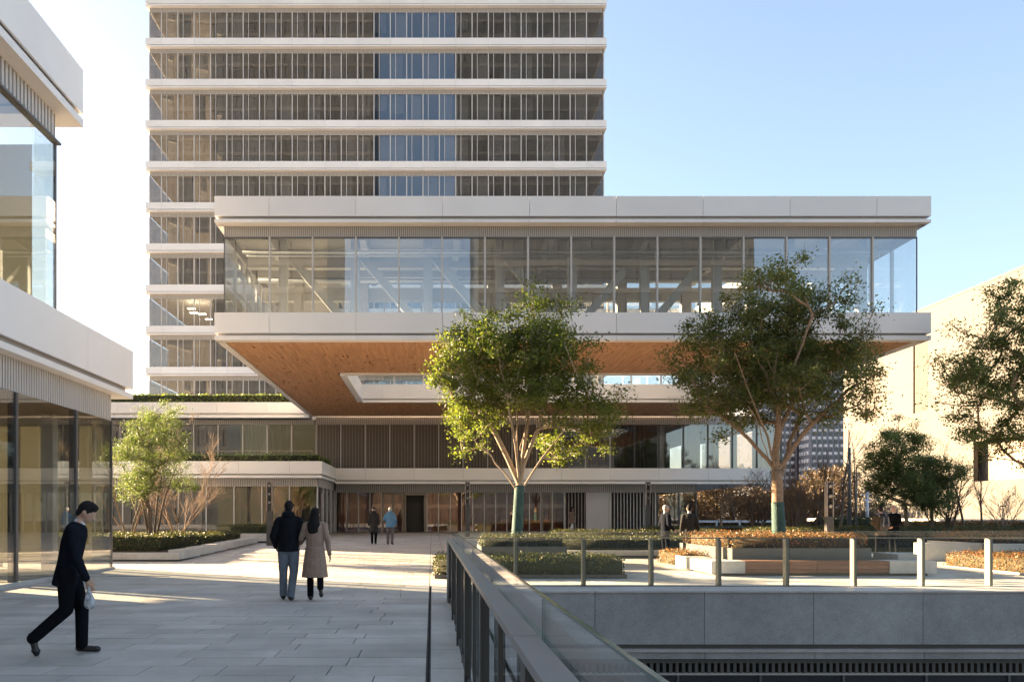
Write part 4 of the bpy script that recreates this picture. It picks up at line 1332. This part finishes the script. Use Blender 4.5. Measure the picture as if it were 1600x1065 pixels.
# small tree by the left wing
Y = 28.6
make_tree('small_tree', 'small fine leaved multi stemmed tree on the stone ledge planter',
          (WX(236, Y), Y, .38), (WX(234, Y), Y, WZ(795, Y)), .075,
          LB([(240,672,36),(212,712,30),(272,705,32),(240,735,44),(292,690,18),(196,695,18),(252,648,14),(205,752,20),(280,745,24),(225,770,20),(195,770,14)], Y, .8, 4),
          130, 30000, .058, .24, M_bark3, M_leaf4, 44, leader=None, aspect=.4,
          stems=[([(WX(236, Y)+.02*k_, Y+.05*k_, .38), (WX(236+dx*.5, Y), Y+.1*k_, WZ(780, Y)), (WX(236+dx, Y), Y+.2*k_, WZ(725, Y))], [.045, .035, .018]) for k_, dx in enumerate((-28, -12, 14, 32))])
# rounded pair near the street
Y = 38.0
make_tree('round_tree', 'rounded dark green tree with a rusty top near the street',
          (WX(1418, Y), Y, gz(Y)), (WX(1414, Y), Y, WZ(785, Y)), .085,
          LB([(1392,700,30),(1368,712,18),(1430,678,24),(1405,740,44),(1440,705,24),(1380,765,24),(1365,690,12)], Y, .8, 5),
          120, 26000, .085, .28, M_bark1, M_leaf3, 55, aspect=.45)
Y = 36.0
make_tree('round_tree', 'lower dark green rounded tree on several stems near the street',
          (WX(1455, Y), Y, gz(Y)), (WX(1456, Y), Y, WZ(795, Y)), .075,
          LB([(1458,735,30),(1474,762,30),(1432,768,28),(1482,738,18),(1450,785,20)], Y, .8, 6),
          100, 22000, .085, .26, M_bark3, M_leaf4, 66, aspect=.45)

def bare(label, px, Y, top, spread, low, seed, n=42, r=.06, bark=None, name='bare_tree', multi=False, g=None):
    """leafless: straight rising limbs that fork into ever finer twigs"""
    rs = random.Random(seed)
    base = Vector((WX(px, Y), Y, g if g is not None else gz(Y)))
    h = WZ(top, Y)-base.z; sp = spread*Y/F
    e = empty(name, base, label, 'shrub' if 'shrub' in name else 'tree', 'leafless trees near the street')
    b = MB()
    def limb(p, d, ln, r0, lev):
        k_ = 4 if lev < 2 else 3
        pts = [p]; rr = [r0]; q = p.copy(); dd = d.copy()
        for i in range(k_):
            dd = (dd + Vector((rs.gauss(0, .10), rs.gauss(0, .10), rs.gauss(.05, .06)))).normalized()
            q = q + dd*ln/k_; pts.append(q.copy()); rr.append(r0*(1-.72*(i+1)/k_))
        b.tube(pts, rr, 6 if lev == 0 else (5 if lev == 1 else 3), cap=False)
        if lev >= 3: return
        m_ = {0: n//5, 1: 6, 2: 4}[lev]
        for i in range(m_):
            t = rs.uniform(low if lev == 0 and not multi else .2, 1.0)
            f = t*k_; a = min(k_-1, int(f)); at_ = pts[a].lerp(pts[a+1], f-a)
            az = rs.uniform(0, 6.283); tilt = rs.uniform(.35, .85) if lev == 0 else rs.uniform(.3, .75)
            ax = Vector((math.cos(az), math.sin(az), 0))
            nd = (dd*math.cos(tilt) + ax*math.sin(tilt)).normalized()
            L2 = min(sp*1.5, ln*.6)*rs.uniform(.6, 1.1)*(1.15-t*.55) if lev == 0 else ln*rs.uniform(.35, .62)
            limb(at_, nd, L2, max(.005, r0*(1-.7*t)*(.55 if lev == 0 else .5)), lev+1)
    if multi:
        for i in range(5):
            az = i*1.257+rs.uniform(-.4, .4); tilt = rs.uniform(.2, .62)
            limb(base+Vector((rs.uniform(-.05, .05), rs.uniform(-.05, .05), 0)), Vector((math.cos(az)*math.sin(tilt), math.sin(az)*math.sin(tilt), math.cos(tilt))), h*rs.uniform(.75, 1.0), r*rs.uniform(.5, .8), 0)
    else: limb(base, Vector((0, 0, 1)), h, r, 0)
    b.build('trunk', [bark or M_bark3], e)
    return e
for i, (lab, px, Y, top, sp, low, n, r, mu) in enumerate([
    ('leafless tree with pale twigs beside the podium corner', 1126, 52, 758, 40, .35, 46, .09, False),
    ('leafless dark forked tree with two crossing limbs behind the hedge', 1180, 42, 748, 44, .28, 50, .10, True),
    ('leafless spreading tree directly behind the broad tree trunk', 1238, 36, 742, 62, .3, 64, .10, True),
    ('tall leafless slender tree before the patterned office block', 1312, 48, 668, 36, .30, 50, .09, False),
    ('leafless upright sapling beside the dark roadside pole', 1338, 50, 690, 22, .3, 34, .06, False),
    ('leafless multi stemmed shrub between broad tree and totem lamp', 1272, 40, 722, 42, .3, 54, .08, True),
    ('leafless low shrub with leaning limbs right of the rounded trees', 1478, 37, 742, 40, .25, 46, .08, True),
    ('tall leafless tree before the lit cream wall', 1508, 42, 705, 30, .35, 40, .07, False),
    ('slender leafless tree at the end of the low cream wall', 1537, 46, 730, 30, .35, 36, .07, False),
    ('pale leafless shrub against the cream garden wall', 1572, 44, 765, 30, .25, 36, .05, True),
    ('far leafless tree behind the white barrier', 1150, 70, 772, 26, .3, 34, .10, False),
    ('far leafless tree near the distant pale building', 1212, 78, 765, 30, .3, 36, .11, False),
    ('far leafless tree between totem lamp and patterned block', 1288, 80, 760, 26, .3, 34, .10, False),
]):
    bare(lab, px, Y, top, sp, low, 200+i, n, r, M_bark2 if i in (0, 9) else M_bark3, multi=mu)
for i, (lab, px, Y, top, sp) in enumerate([('leafless red stemmed shrub left of the small tree', 205, 31.5, 640, 36), ('leafless red stemmed shrub right of the small tree', 275, 32.5, 690, 42)]):
    bare(lab, px, Y, top, sp, .2, 300+i, 40, .05, M_bark2, 'bare_shrub', True, .4)

# terrace planting and far greenery
def strip(label, x0, x1, y0, y1, z0, z1, size=.13, dens=90):
    return hedge(label, x0, x1, y0, y1, z0, z1, dens=dens, size=size, name='terrace_hedge', lmat=M_leaf3, vis=('F', 'T', 'L', 'R'))
strip('green planting along the lower terrace edge of the cream wing', WX(150, WF), wxr-.22, WF+.25, WF+.9, zW['t']-.25, zW['t']+.36)
strip('green planting round the corner of the lower terrace', wxr-.85, wxr-.23, WF+.95, QF-.3, zW['t']-.25, zW['t']+.34)
strip('green planting along the upper terrace edge of the cream wing', WX(-60, QF), WX(476, QF), QF+.25, QF+1.0, z2['t']-.25, z2['t']+.50, .15, 110)
def woodland():
    rs = np.random.RandomState(77); n = 26000
    x = rs.uniform(28, 58, n); y = rs.uniform(112, 126, n)
    h = 5.5 + 1.8*np.sin(x*.35) + 1.2*np.sin(x*.9+1) 
    z = .4 + h*rs.uniform(0, 1, n)**.8
    me = leaves_mesh('distant_woodland', np.stack([x, y, z], 1), None, .8, [M_twig], 77, aspect=.2)
    tag(link('distant_woodland', me), 'brown leafless woodland far across the street', 'woodland', kind='stuff')
woodland()
far_r = random.Random(9)
hedge('low orange shrub strip across the street', 22, 70, 66, 69, .46, 1.05, orange=True, dens=60, size=.16)
hedge('bright green verge hedge near the white lamp mast', WX(1300, 62), WX(1385, 62), 62, 65, .46, 1.35, dens=60, size=.16)

def pole(label, px, Y, top, r, mat, name='street_pole', arm=None, band=None):
    x = WX(px, Y); g_ = .47 if Y > 51 else gz(Y)
    e = empty(name, (x, Y, g_), label, 'pole')
    b = MB(); b.tube([(x, Y, g_), (x, Y, WZ(top, Y))], [r, r*.7], 10); b.build('shaft', [mat], e)
    part('base_plate', e, x-r*1.8, x+r*1.8, Y-r*1.8, Y+r*1.8, g_-.005, g_+.03, mat)
    if arm:
        b = MB()
        for zz, ln in arm: b.bar((x-ln, Y, WZ(zz, Y)), (x+ln, Y, WZ(zz, Y)), .08, .08)
        b.build('cross_arm', [mat], e)
pole('tall slender dark pole beside the bare sapling', 1327, 45, 699, .11, M_dsteel)
pole('slim grey pole left of the rounded trees', 1338, 47, 728, .05, M_mullD)
pole('white mast with short cross arms beyond the hedge', 1355, 66, 766, .14, M_patw, 'lamp_mast', [(772, .45), (780, .35)])
pole('small dark lamp pole on the low cream wall', 1567, 50, 789, .04, M_dsteel, 'lamp_pole', [(790, .16)])
bar_ = empty('street_barrier', (WX(1120, 64), 64, .47), 'white street barrier rails seen under the podium corner', 'barrier')
for i in range(4):
    x = WX(1088, 64)+i*1.75
    part('barrier_rail', bar_, x, x+1.5, 64, 64.1, 1.02, 1.18, M_patw)
    part('barrier_rail', bar_, x, x+1.5, 64, 64.1, .60, .74, M_patw)
    part('barrier_post', bar_, x+1.52, x+1.66, 63.98, 64.12, .46, 1.2, M_patw)

# ================================================================ people
def cloth(name, col, rough=.9, var=.12, bump=.9, bscale=16): return plain(name, col, rough, var, 9, bump=bump, bscale=bscale, spec=.03)
C_skin = plain('skin', (.50, .30, .21), .55, .05, 8)
C_black = cloth('black_suit', (.009, .0095, .012))
C_navy = cloth('navy_suit', (.012, .014, .021))
C_grey = cloth('grey_suit', (.05, .05, .048))
C_brown = cloth('brown_blazer', (.075, .058, .043))
C_shirt = cloth('pale_shirt', (.62, .62, .66))
C_shoe = plain('black_leather', (.014, .013, .013), .35, .1)
C_hairb = plain('black_hair', (.012, .010, .010), .7, .2, 30, bump=.5, bscale=120, spec=.2)
C_hairg = plain('grey_hair', (.42, .40, .38), .6, .15, 30, bump=.4, bscale=120)
C_puff = cloth('black_puffer', (.013, .014, .018), .45, .1, .6, 14)
C_jean = cloth('faded_jeans', (.17, .20, .24))
C_camel = cloth('camel_wool', (.33, .235, .185))
C_dgrey = cloth('charcoal_coat', (.045, .043, .042))
C_blue = cloth('blue_puffer', (.12, .25, .40), .6, .1, .6, 16)
C_gtr = cloth('grey_trousers', (.15, .13, .13))
C_tweed = cloth('brown_tweed', (.22, .15, .12), .9, .5, .4, 40)
C_white = cloth('white_boots', (.66, .64, .62))
C_bag = plain('black_bag', (.02, .02, .024), .6, .15)
C_bagg = plain('grey_bag_trim', (.22, .22, .25), .6, .1)

def _tri_sphere(c, r, seg=12, rings=8, rot=None):
    V = []; Fc = []
    for i in range(rings+1):
        th = math.pi*i/rings
        for k_ in range(seg):
            ph = 2*math.pi*k_/seg
            v = Vector((r[0]*math.sin(th)*math.cos(ph), r[1]*math.sin(th)*math.sin(ph), r[2]*math.cos(th)))
            if rot is not None: v = rot @ v
            V.append(Vector(c)+v)
    for i in range(rings):
        for k_ in range(seg):
            k2 = (k_+1) % seg
            Fc.append((i*seg+k_, (i+1)*seg+k_, (i+1)*seg+k2, i*seg+k2))
    return V, Fc

def lump(name, segs, vox, mat, sm=4, sc=1.0):
    """tapered limbs and ellipsoids fused into one continuous smooth skin"""
    V = []; Fc = []
    for s_ in segs:
        if s_[0] == 'e':
            v, f = _tri_sphere(s_[1], s_[2], rot=s_[3] if len(s_) > 3 else None)
        else:
            kind, p0, p1, r0, r1 = s_[:5]; fl = s_[5] if len(s_) > 5 else (1, 1)
            p0 = Vector(p0); p1 = Vector(p1); d = (p1-p0); L_ = d.length; d.normalize()
            u = Vector((1, 0, 0)); u = u - d*u.dot(d)
            if u.length < .15: u = Vector((0, 1, 0)) - d*d.y
            u.normalize(); w = d.cross(u)
            prof = []
            if kind == 'c':
                for a in (80, 55, 30): prof.append((-r0*math.sin(R(a))*.9, r0*math.cos(R(a))))
            else: prof.append((-.001, r0*.02))
            for t in (0, .25, .5, .75, 1): prof.append((L_*t, r0+(r1-r0)*t))
            if kind == 'c':
                for a in (30, 55, 80): prof.append((L_+r1*math.sin(R(a))*.9, r1*math.cos(R(a))))
            else: prof.append((L_+.001, r1*.02))
            seg = 14; v = []; f = []
            for (h, r_) in prof:
                for k_ in range(seg):
                    a = 2*math.pi*k_/seg
                    v.append(p0 + d*h + u*(math.cos(a)*r_*fl[0]) + w*(math.sin(a)*r_*fl[1]))
            for i in range(len(prof)-1):
                for k_ in range(seg):
                    k2 = (k_+1) % seg
                    f.append((i*seg+k_, i*seg+k2, (i+1)*seg+k2, (i+1)*seg+k_))
            f.append(tuple(reversed(range(seg)))); f.append(tuple((len(prof)-1)*seg+k_ for k_ in range(seg)))
        n0 = len(V); V += v; Fc += [tuple(n0+i for i in q) for q in f]
    me = bpy.data.meshes.new(name)
    me.from_pydata([tuple(v*sc) for v in V], [], Fc); me.update()
    o = bpy.data.objects.new('tmp', me); COL.objects.link(o)
    rm = o.modifiers.new('r', 'REMESH'); rm.mode = 'VOXEL'; rm.voxel_size = vox
    s2 = o.modifiers.new('s', 'SMOOTH'); s2.factor = .5; s2.iterations = sm
    dg = bpy.context.evaluated_depsgraph_get()
    m2 = bpy.data.meshes.new_from_object(o.evaluated_get(dg)); m2.name = name
    bpy.data.objects.remove(o)
    m2.materials.clear(); m2.materials.append(mat)
    for p in m2.polygons: p.material_index = 0
    m2.polygons.foreach_set('use_smooth', [True]*len(m2.polygons))
    return m2

def person(label, loc, rz, H, J, top, top_m, leg_m, hair_m, shoe_m=None, vox=.014, hair='short', bald=False, skirt=None, extras=None, collar=None, hem=.80, bulk=1.0, hood=False, head_dir=(0, 1, 0), legw=1.0, cat='person'):
    D = dict(pel=(0, 0, .95), chest=(0, 0, 1.25), neck=(0, 0, 1.47), head=(0, .03, 1.635),
             sL=(-.172, 0, 1.395), sR=(.172, 0, 1.395), eL=(-.228, -.03, 1.12), eR=(.228, -.03, 1.12), wL=(-.25, .05, .90), wR=(.25, .05, .90),
             hL=(-.09, 0, .92), hR=(.09, 0, .92), kL=(-.10, .02, .50), kR=(.10, .02, .50), aL=(-.10, -.02, .09), aR=(.10, -.02, .09),
             tL=(-.12, .15, .03), tR=(.12, .15, .03))
    D.update(J)
    D = {k_: Vector(v) for k_, v in D.items()}
    sc = H/1.75
    e = empty('person', loc, label, cat, None, rz)
    hd = Vector(head_dir).normalized()
    hs = hd.cross(Vector((0, 0, 1))).normalized(); hu = hs.cross(hd)
    rot = Matrix((hs, hd, hu)).transposed()
    def hp(x, y_, z): return D['head'] + hs*x + hd*y_ + hu*z
    # ---- body: one continuous skin
    seg = [('e', D['head'], (.074, .092, .112), rot), ('e', hp(0, .035, -.055), (.052, .055, .062), rot), ('c', hp(0, .088, -.012), hp(0, .108, -.032), .010, .014),
           ('e', hp(.076, -.005, -.01), (.012, .02, .032), rot), ('e', hp(-.076, -.005, -.01), (.012, .02, .032), rot),
           ('e', hp(0, .085, -.068), (.022, .012, .008), rot), ('e', hp(0, .078, .022), (.05, .014, .012), rot),
           ('c', hp(0, -.02, -.06), D['neck'], .052, .06), ('c', D['neck'], D['chest'], .07, .13, (1.1, .75)), ('c', D['chest'], D['pel'], .125, .12, (1.05, .75))]
    for sd in 'LR':
        seg += [('c', D['s'+sd], D['e'+sd], .048, .038), ('c', D['e'+sd], D['w'+sd], .037, .026)]
        seg += [('c', D['h'+sd], D['k'+sd], .072, .05), ('c', D['k'+sd], D['a'+sd], .046, .026), ('c', D['a'+sd], D['t'+sd], .024, .012)]
        # hand: palm, four bent fingers of unequal length, thumb from the side of the palm
        w_ = D['w'+sd]; fd = (w_-D['e'+sd]).normalized(); sgn = 1 if sd == 'R' else -1
        lat = Vector((0, 1, 0)); lat = (lat - fd*lat.dot(fd)).normalized(); inn = fd.cross(lat)*1.0
        if inn.x*sgn > 0: inn = -inn
        pc = w_ + fd*.055
        seg.append(('c', w_+fd*.02, w_+fd*.085, .026, .034, (1, .6) if abs(lat.y) < .5 else (.6, 1)))
        for q, (off, ln) in enumerate(((-.030, .062), (-.010, .072), (.010, .076), (.029, .066))):
            r0_ = w_ + fd*.095 + lat*off
            m1 = r0_ + fd*ln*.5 + inn*.008; m2 = m1 + fd*ln*.38 + inn*.028
            seg += [('c', r0_, m1, .0105, .0095), ('c', m1, m2, .0095, .008)]
        t0 = w_ + fd*.045 + lat*.034
        seg += [('c', t0, t0+fd*.035+lat*.018+inn*.01, .012, .011), ('c', t0+fd*.035+lat*.018+inn*.01, t0+fd*.066+lat*.015+inn*.02, .011, .009)]
    link('body', lump('body', seg, min(vox, .010), C_skin, 2, sc), e, (0, 0, 0), abs_=False)
    # ---- trousers
    seg = [('c', D['pel']+Vector((0, 0, .06)), D['pel']-Vector((0, 0, .05)), .135, .145, (1.12, .82))]
    for sd in 'LR':
        seg += [('c', D['h'+sd], D['k'+sd], .098*legw, .070*legw), ('c', D['k'+sd], D['a'+sd]+Vector((0, 0, -.005)), .068*legw, .06*legw)]
    link('trousers', lump('trousers', seg, vox, leg_m, 4, sc), e, (0, 0, 0), abs_=False)
    # ---- shoes
    for sd in 'LR':
        a_, t_ = D['a'+sd], D['t'+sd]; back = (a_-t_).normalized()
        heel = a_ + back*.03 + (Vector((0, 0, -.045)) if abs(back.z) < .6 else (t_-a_)*.0)
        link('shoe', lump('shoe', [('c', heel, t_, .042, .034), ('c', a_, heel, .045, .044), ('e', t_+back*.03, (.046, .05, .03))], min(vox, .012), shoe_m or C_shoe, 3, sc), e, (0, 0, 0), abs_=False)
    # ---- upper garment
    up_ = (D['neck']-D['pel']).normalized()
    hemp = D['pel'] + (D['pel']-D['chest']).normalized()*(D['pel'].z-hem)*1.0
    B = bulk
    seg = [('c', D['neck']-up_*.06, D['chest']+up_*.10, .075*B, .150*B, (1.12, .78)), ('c', D['chest']+up_*.10, D['chest']-up_*.05, .160*B, .158*B, (1.08, .78)),
           ('c', D['sL'], D['sR'], .062*B, .062*B), ('c', D['neck']-up_*.015, D['sL'], .058*B, .064*B), ('c', D['neck']-up_*.015, D['sR'], .058*B, .064*B), ('c', D['chest'], D['pel']+up_*.06, .160*B, .150*B, (1.08, .80)),
           ('k', D['pel']+up_*.08, hemp, .150*B, .160*B, (1.08, .82))]
    if skirt: seg.append(('k', D['pel']+Vector((0, 0, .05)), D['pel']+Vector((0, skirt[2] if len(skirt) > 2 else 0, skirt[0]-D['pel'].z)), .165*B, skirt[1], (1.08, .85)))
    for sd in 'LR':
        fd = (D['w'+sd]-D['e'+sd]).normalized()
        seg += [('c', D['s'+sd], D['e'+sd], .070*B, .056*B), ('c', D['e'+sd], D['w'+sd]+fd*.01, .056*B, .042*B)]
    if hood: seg += [('e', D['neck']+Vector((0, -.05, .03)), (.125, .10, .085)), ('e', D['neck']+Vector((0, .02, .05)), (.10, .09, .05))]
    link(top, lump(top, seg, vox, top_m, 4, sc), e, (0, 0, 0), abs_=False)
    if collar: link('shirt_collar', lump('shirt_collar', [('c', D['neck']-up_*.02, D['neck']+up_*.034, .068, .060)], min(vox, .012), collar, 2, sc), e, (0, 0, 0), abs_=False)
    # ---- hair
    if hair == 'short': hseg = [('e', hp(0, -.012, .022), (.083, .096, .106), rot), ('e', hp(0, .03, .075), (.066, .07, .05), rot), ('e', hp(0, -.055, -.03), (.066, .045, .06), rot)]
    elif hair == 'thin': hseg = [('e', hp(0, -.022, .012), (.081, .086, .100), rot), ('e', hp(0, -.055, -.03), (.066, .045, .055), rot)]
    elif hair == 'long': hseg = [('e', hp(0, -.012, .024), (.090, .104, .112), rot), ('c', hp(0, -.045, .0), hp(0, -.075, -.20), .09, .115, (1, .62)), ('c', hp(0, -.075, -.20), hp(.0, -.085, -.31), .115, .10, (1.1, .5))]
    elif hair == 'cap': hseg = [('e', hp(0, -.005, .05), (.088, .100, .085), rot), ('c', hp(0, 0, .12), hp(0, 0, .15), .03, .025)]
    else: hseg = [('e', hp(0, -.05, -.03), (.068, .045, .045), rot)]
    hm = lump('hair', hseg, .012, hair_m, 3, sc)
    link('knit_hat' if hair == 'cap' else 'hair', hm, e, (0, 0, 0), abs_=False)
    return e, D, sc

def at(px, Y): return (WX(px, Y), Y, gz(Y))
# man striding to the right, head bowed, bag in hand
X0 = at(110, 9.05)
e_, D_, s_ = person('man in dark suit striding past the glazed corner with bowed head', X0, R(-78), 1.74,
    dict(pel=(0, -.03, .92), chest=(0, .03, 1.22), neck=(0, .09, 1.42), head=(0, .165, 1.555), sL=(-.172, .055, 1.345), sR=(.172, .055, 1.345),
         eL=(-.23, .0, 1.08), wL=(-.24, .0, .83), eR=(.235, .10, 1.09), wR=(.225, .20, .85),
         hL=(-.09, -.02, .90), kL=(-.095, .10, .49), aL=(-.09, .10, .09), tL=(-.10, .27, .035),
         hR=(.09, -.02, .90), kR=(.10, -.02, .50), aR=(.10, -.36, .20), tR=(.10, -.32, .035)),
    'jacket', C_navy, C_black, C_hairb, vox=.010, collar=C_shirt, hem=.74, head_dir=(0.05, 1, -.55), legw=1.08)
bx = MB()
hand = D_['wR'] + Vector((0, .03, -.10))
q = Matrix.Rotation(R(-78), 4, 'Z')
hb = Vector(X0) + (q @ (hand*s_))
bag = lump('plastic_bag', [('c', (0, 0, 0), (0, 0, -.06), .016, .022), ('c', (0, 0, -.06), (0, .01, -.16), .03, .062, (.55, 1)), ('e', (0, .01, -.19), (.035, .06, .05))], .010,
           plain('clear_plastic', (.42, .43, .46), .25, .45, 30, bump=.9, bscale=60), 1)
bo = link('plastic_bag', bag, None, hb); bo.rotation_euler = (0, 0, R(-60)); tag(bo, 'small crinkled silver plastic bag held by the striding man', 'bag')
# couple walking away arm in arm
person('man in black padded jacket and faded jeans walking away arm in arm', at(451, 14.9), R(4), 1.775,
    dict(eL=(-.27, -.05, 1.12), wL=(-.235, .10, .95), eR=(.27, -.06, 1.13), wR=(.20, .12, 1.02), kL=(-.10, .06, .50), aL=(-.10, .08, .09), tL=(-.12, .24, .03), kR=(.09, .0, .50), aR=(.045, -.10, .09), tR=(.06, .07, .03)),
    'padded_jacket', C_puff, C_jean, C_hairb, vox=.013, hem=.86, bulk=1.16, hood=True, legw=1.12)
person('woman in long camel coat with long dark hair walking beside padded jacket', at(492, 14.8), R(0), 1.66,
    dict(sL=(-.17, 0, 1.41), sR=(.17, 0, 1.41), eL=(-.26, .02, 1.16), wL=(-.30, .16, 1.10), eR=(.245, -.03, 1.12), wR=(.275, .0, .88), kL=(-.09, .03, .50), aL=(-.09, .05, .09), tL=(-.10, .20, .03),
         kR=(.10, .0, .50), aR=(.13, -.20, .26), tR=(.15, -.22, .11), head=(.0, .03, 1.62)),
    'long_coat', C_camel, C_black, C_hairb, vox=.012, hair='long', hem=.75, skirt=(.44, .235), head_dir=(.15, 1, -.1))
# two near the doors
person('person in charcoal hooded coat and knit hat near the lobby doors', at(584, 36.6), R(5), 1.64,
    dict(kL=(-.08, .05, .5), aL=(-.07, .05, .09), tL=(-.08, .2, .03), aR=(.08, -.06, .09), tR=(.1, .08, .03)),
    'hooded_coat', C_dgrey, C_black, C_dgrey, vox=.02, hair='cap', hem=.8, skirt=(.56, .20), hood=True)
person('person in sky blue padded jacket near the lobby doors', at(609.5, 36.4), R(-6), 1.63,
    dict(eL=(-.28, -.02, 1.18), wL=(-.22, .16, 1.12), eR=(.26, -.02, 1.12), wR=(.24, .1, .94)),
    'padded_jacket', C_blue, C_gtr, C_hairg, vox=.02, hem=.80, bulk=1.2, hood=True, legw=1.1)
person('woman in brown tweed coat and white boots by the louvred lobby wall', at(893, 50.2), R(-70), 1.58,
    dict(kL=(-.08, .12, .5), aL=(-.08, .16, .09), tL=(-.08, .31, .03), kR=(.08, -.02, .5), aR=(.08, -.22, .12), tR=(.08, -.1, .04), eL=(-.24, .03, 1.14), wL=(-.16, .2, 1.1)),
    'tweed_coat', C_tweed, C_white, C_hairb, vox=.024, hair='long', hem=.75, skirt=(.62, .19), shoe_m=C_black)
# men by the stone bench
person('grey haired man in navy suit standing by the pale stone bench', at(1039.5, 26.0), R(-72), 1.77,
    dict(eL=(-.24, -.02, 1.13), wL=(-.22, .12, .95), eR=(.23, -.02, 1.13), wR=(.20, .16, .98), aL=(-.09, .05, .09), tL=(-.1, .21, .03), aR=(.1, -.06, .09), tR=(.12, .1, .03)),
    'jacket', C_navy, C_black, C_hairg, vox=.016, hair='thin', collar=C_shirt, hem=.76)
px_ = at(1077, 26.3)
_, D2, s2_ = person('dark haired man in grey suit standing with his back turned by bench', px_, R(-12), 1.76,
    dict(eR=(.25, -.04, 1.12), wR=(.27, .04, .90)), 'jacket', C_grey, C_black, C_hairb, vox=.016, collar=C_shirt, hem=.74, bulk=1.05)
hand = Matrix.Rotation(R(-12), 4, 'Z') @ ((D2['wR']+Vector((.0, .02, -.12)))*s2_)
bc_ = Vector(px_)+hand
bg = empty('briefcase', bc_ - Vector((0, 0, .34)), 'black briefcase in the hand of the grey suited man', 'bag')
part('case_body', bg, bc_.x-.05, bc_.x+.05, bc_.y-.18, bc_.y+.18, bc_.z-.34, bc_.z-.06, C_bag)
b = MB(); b.tube([(bc_.x, bc_.y-.07, bc_.z-.06), (bc_.x, bc_.y-.05, bc_.z), (bc_.x, bc_.y+.05, bc_.z), (bc_.x, bc_.y+.07, bc_.z-.06)], [.012]*4, 8); b.build('handle', [C_bag], bg)
px_ = at(1376, 28.0)
_, D3, s3_ = person('man in brown blazer wearing a backpack behind the bench island', px_, R(-14), 1.72,
    dict(eR=(.26, .02, 1.14), wR=(.24, .16, 1.02), eL=(-.26, .02, 1.16), wL=(-.16, .2, 1.1), aL=(-.13, -.04, .09), tL=(-.16, .1, .03)), 'jacket', C_brown, C_black, C_hairb, vox=.017, hem=.74, bulk=1.08)
pk = empty('backpack', (px_[0], px_[1]-.2, px_[2]+1.0), 'black and grey backpack worn over the brown blazer', 'backpack')
z0_ = px_[2]
link('pack_body', lump('pack_body', [('c', (0, -.06, .03), (0, -.06, .33), .15, .125, (1, .62)), ('e', (0, -.13, .10), (.11, .07, .11))], .014, C_bag, 3), pk, (px_[0]+.01, px_[1]-.17, z0_+.98))
for sx in (-1, 1):
    b = MB(); b.tube([(px_[0]+sx*.12, px_[1]-.17, z0_+1.36), (px_[0]+sx*.13, px_[1]-.05, z0_+1.475), (px_[0]+sx*.13, px_[1]+.10, z0_+1.42)], [.022]*3, 8); b.build('shoulder_strap', [C_bagg], pk)
link('front_trim', lump('front_trim', [('c', (-.09, -.16, .05), (-.07, -.15, .36), .018, .014), ('c', (.09, -.16, .05), (.07, -.15, .36), .018, .014)], .010, C_bagg, 1), pk, (px_[0]+.01, px_[1]-.17, z0_+.98))
person('balding man in open black suit and white shirt facing the backpacker', at(1397, 28.3), R(118), 1.74,
    dict(eL=(-.23, .02, 1.14), wL=(-.12, .22, 1.02), eR=(.24, .0, 1.12), wR=(.2, .18, 1.0), aL=(-.12, .02, .09), tL=(-.14, .17, .03), aR=(.14, -.06, .09), tR=(.17, .09, .03)),
    'jacket', C_black, C_black, C_hairb, vox=.017, hair='bald', collar=C_shirt, hem=.74)
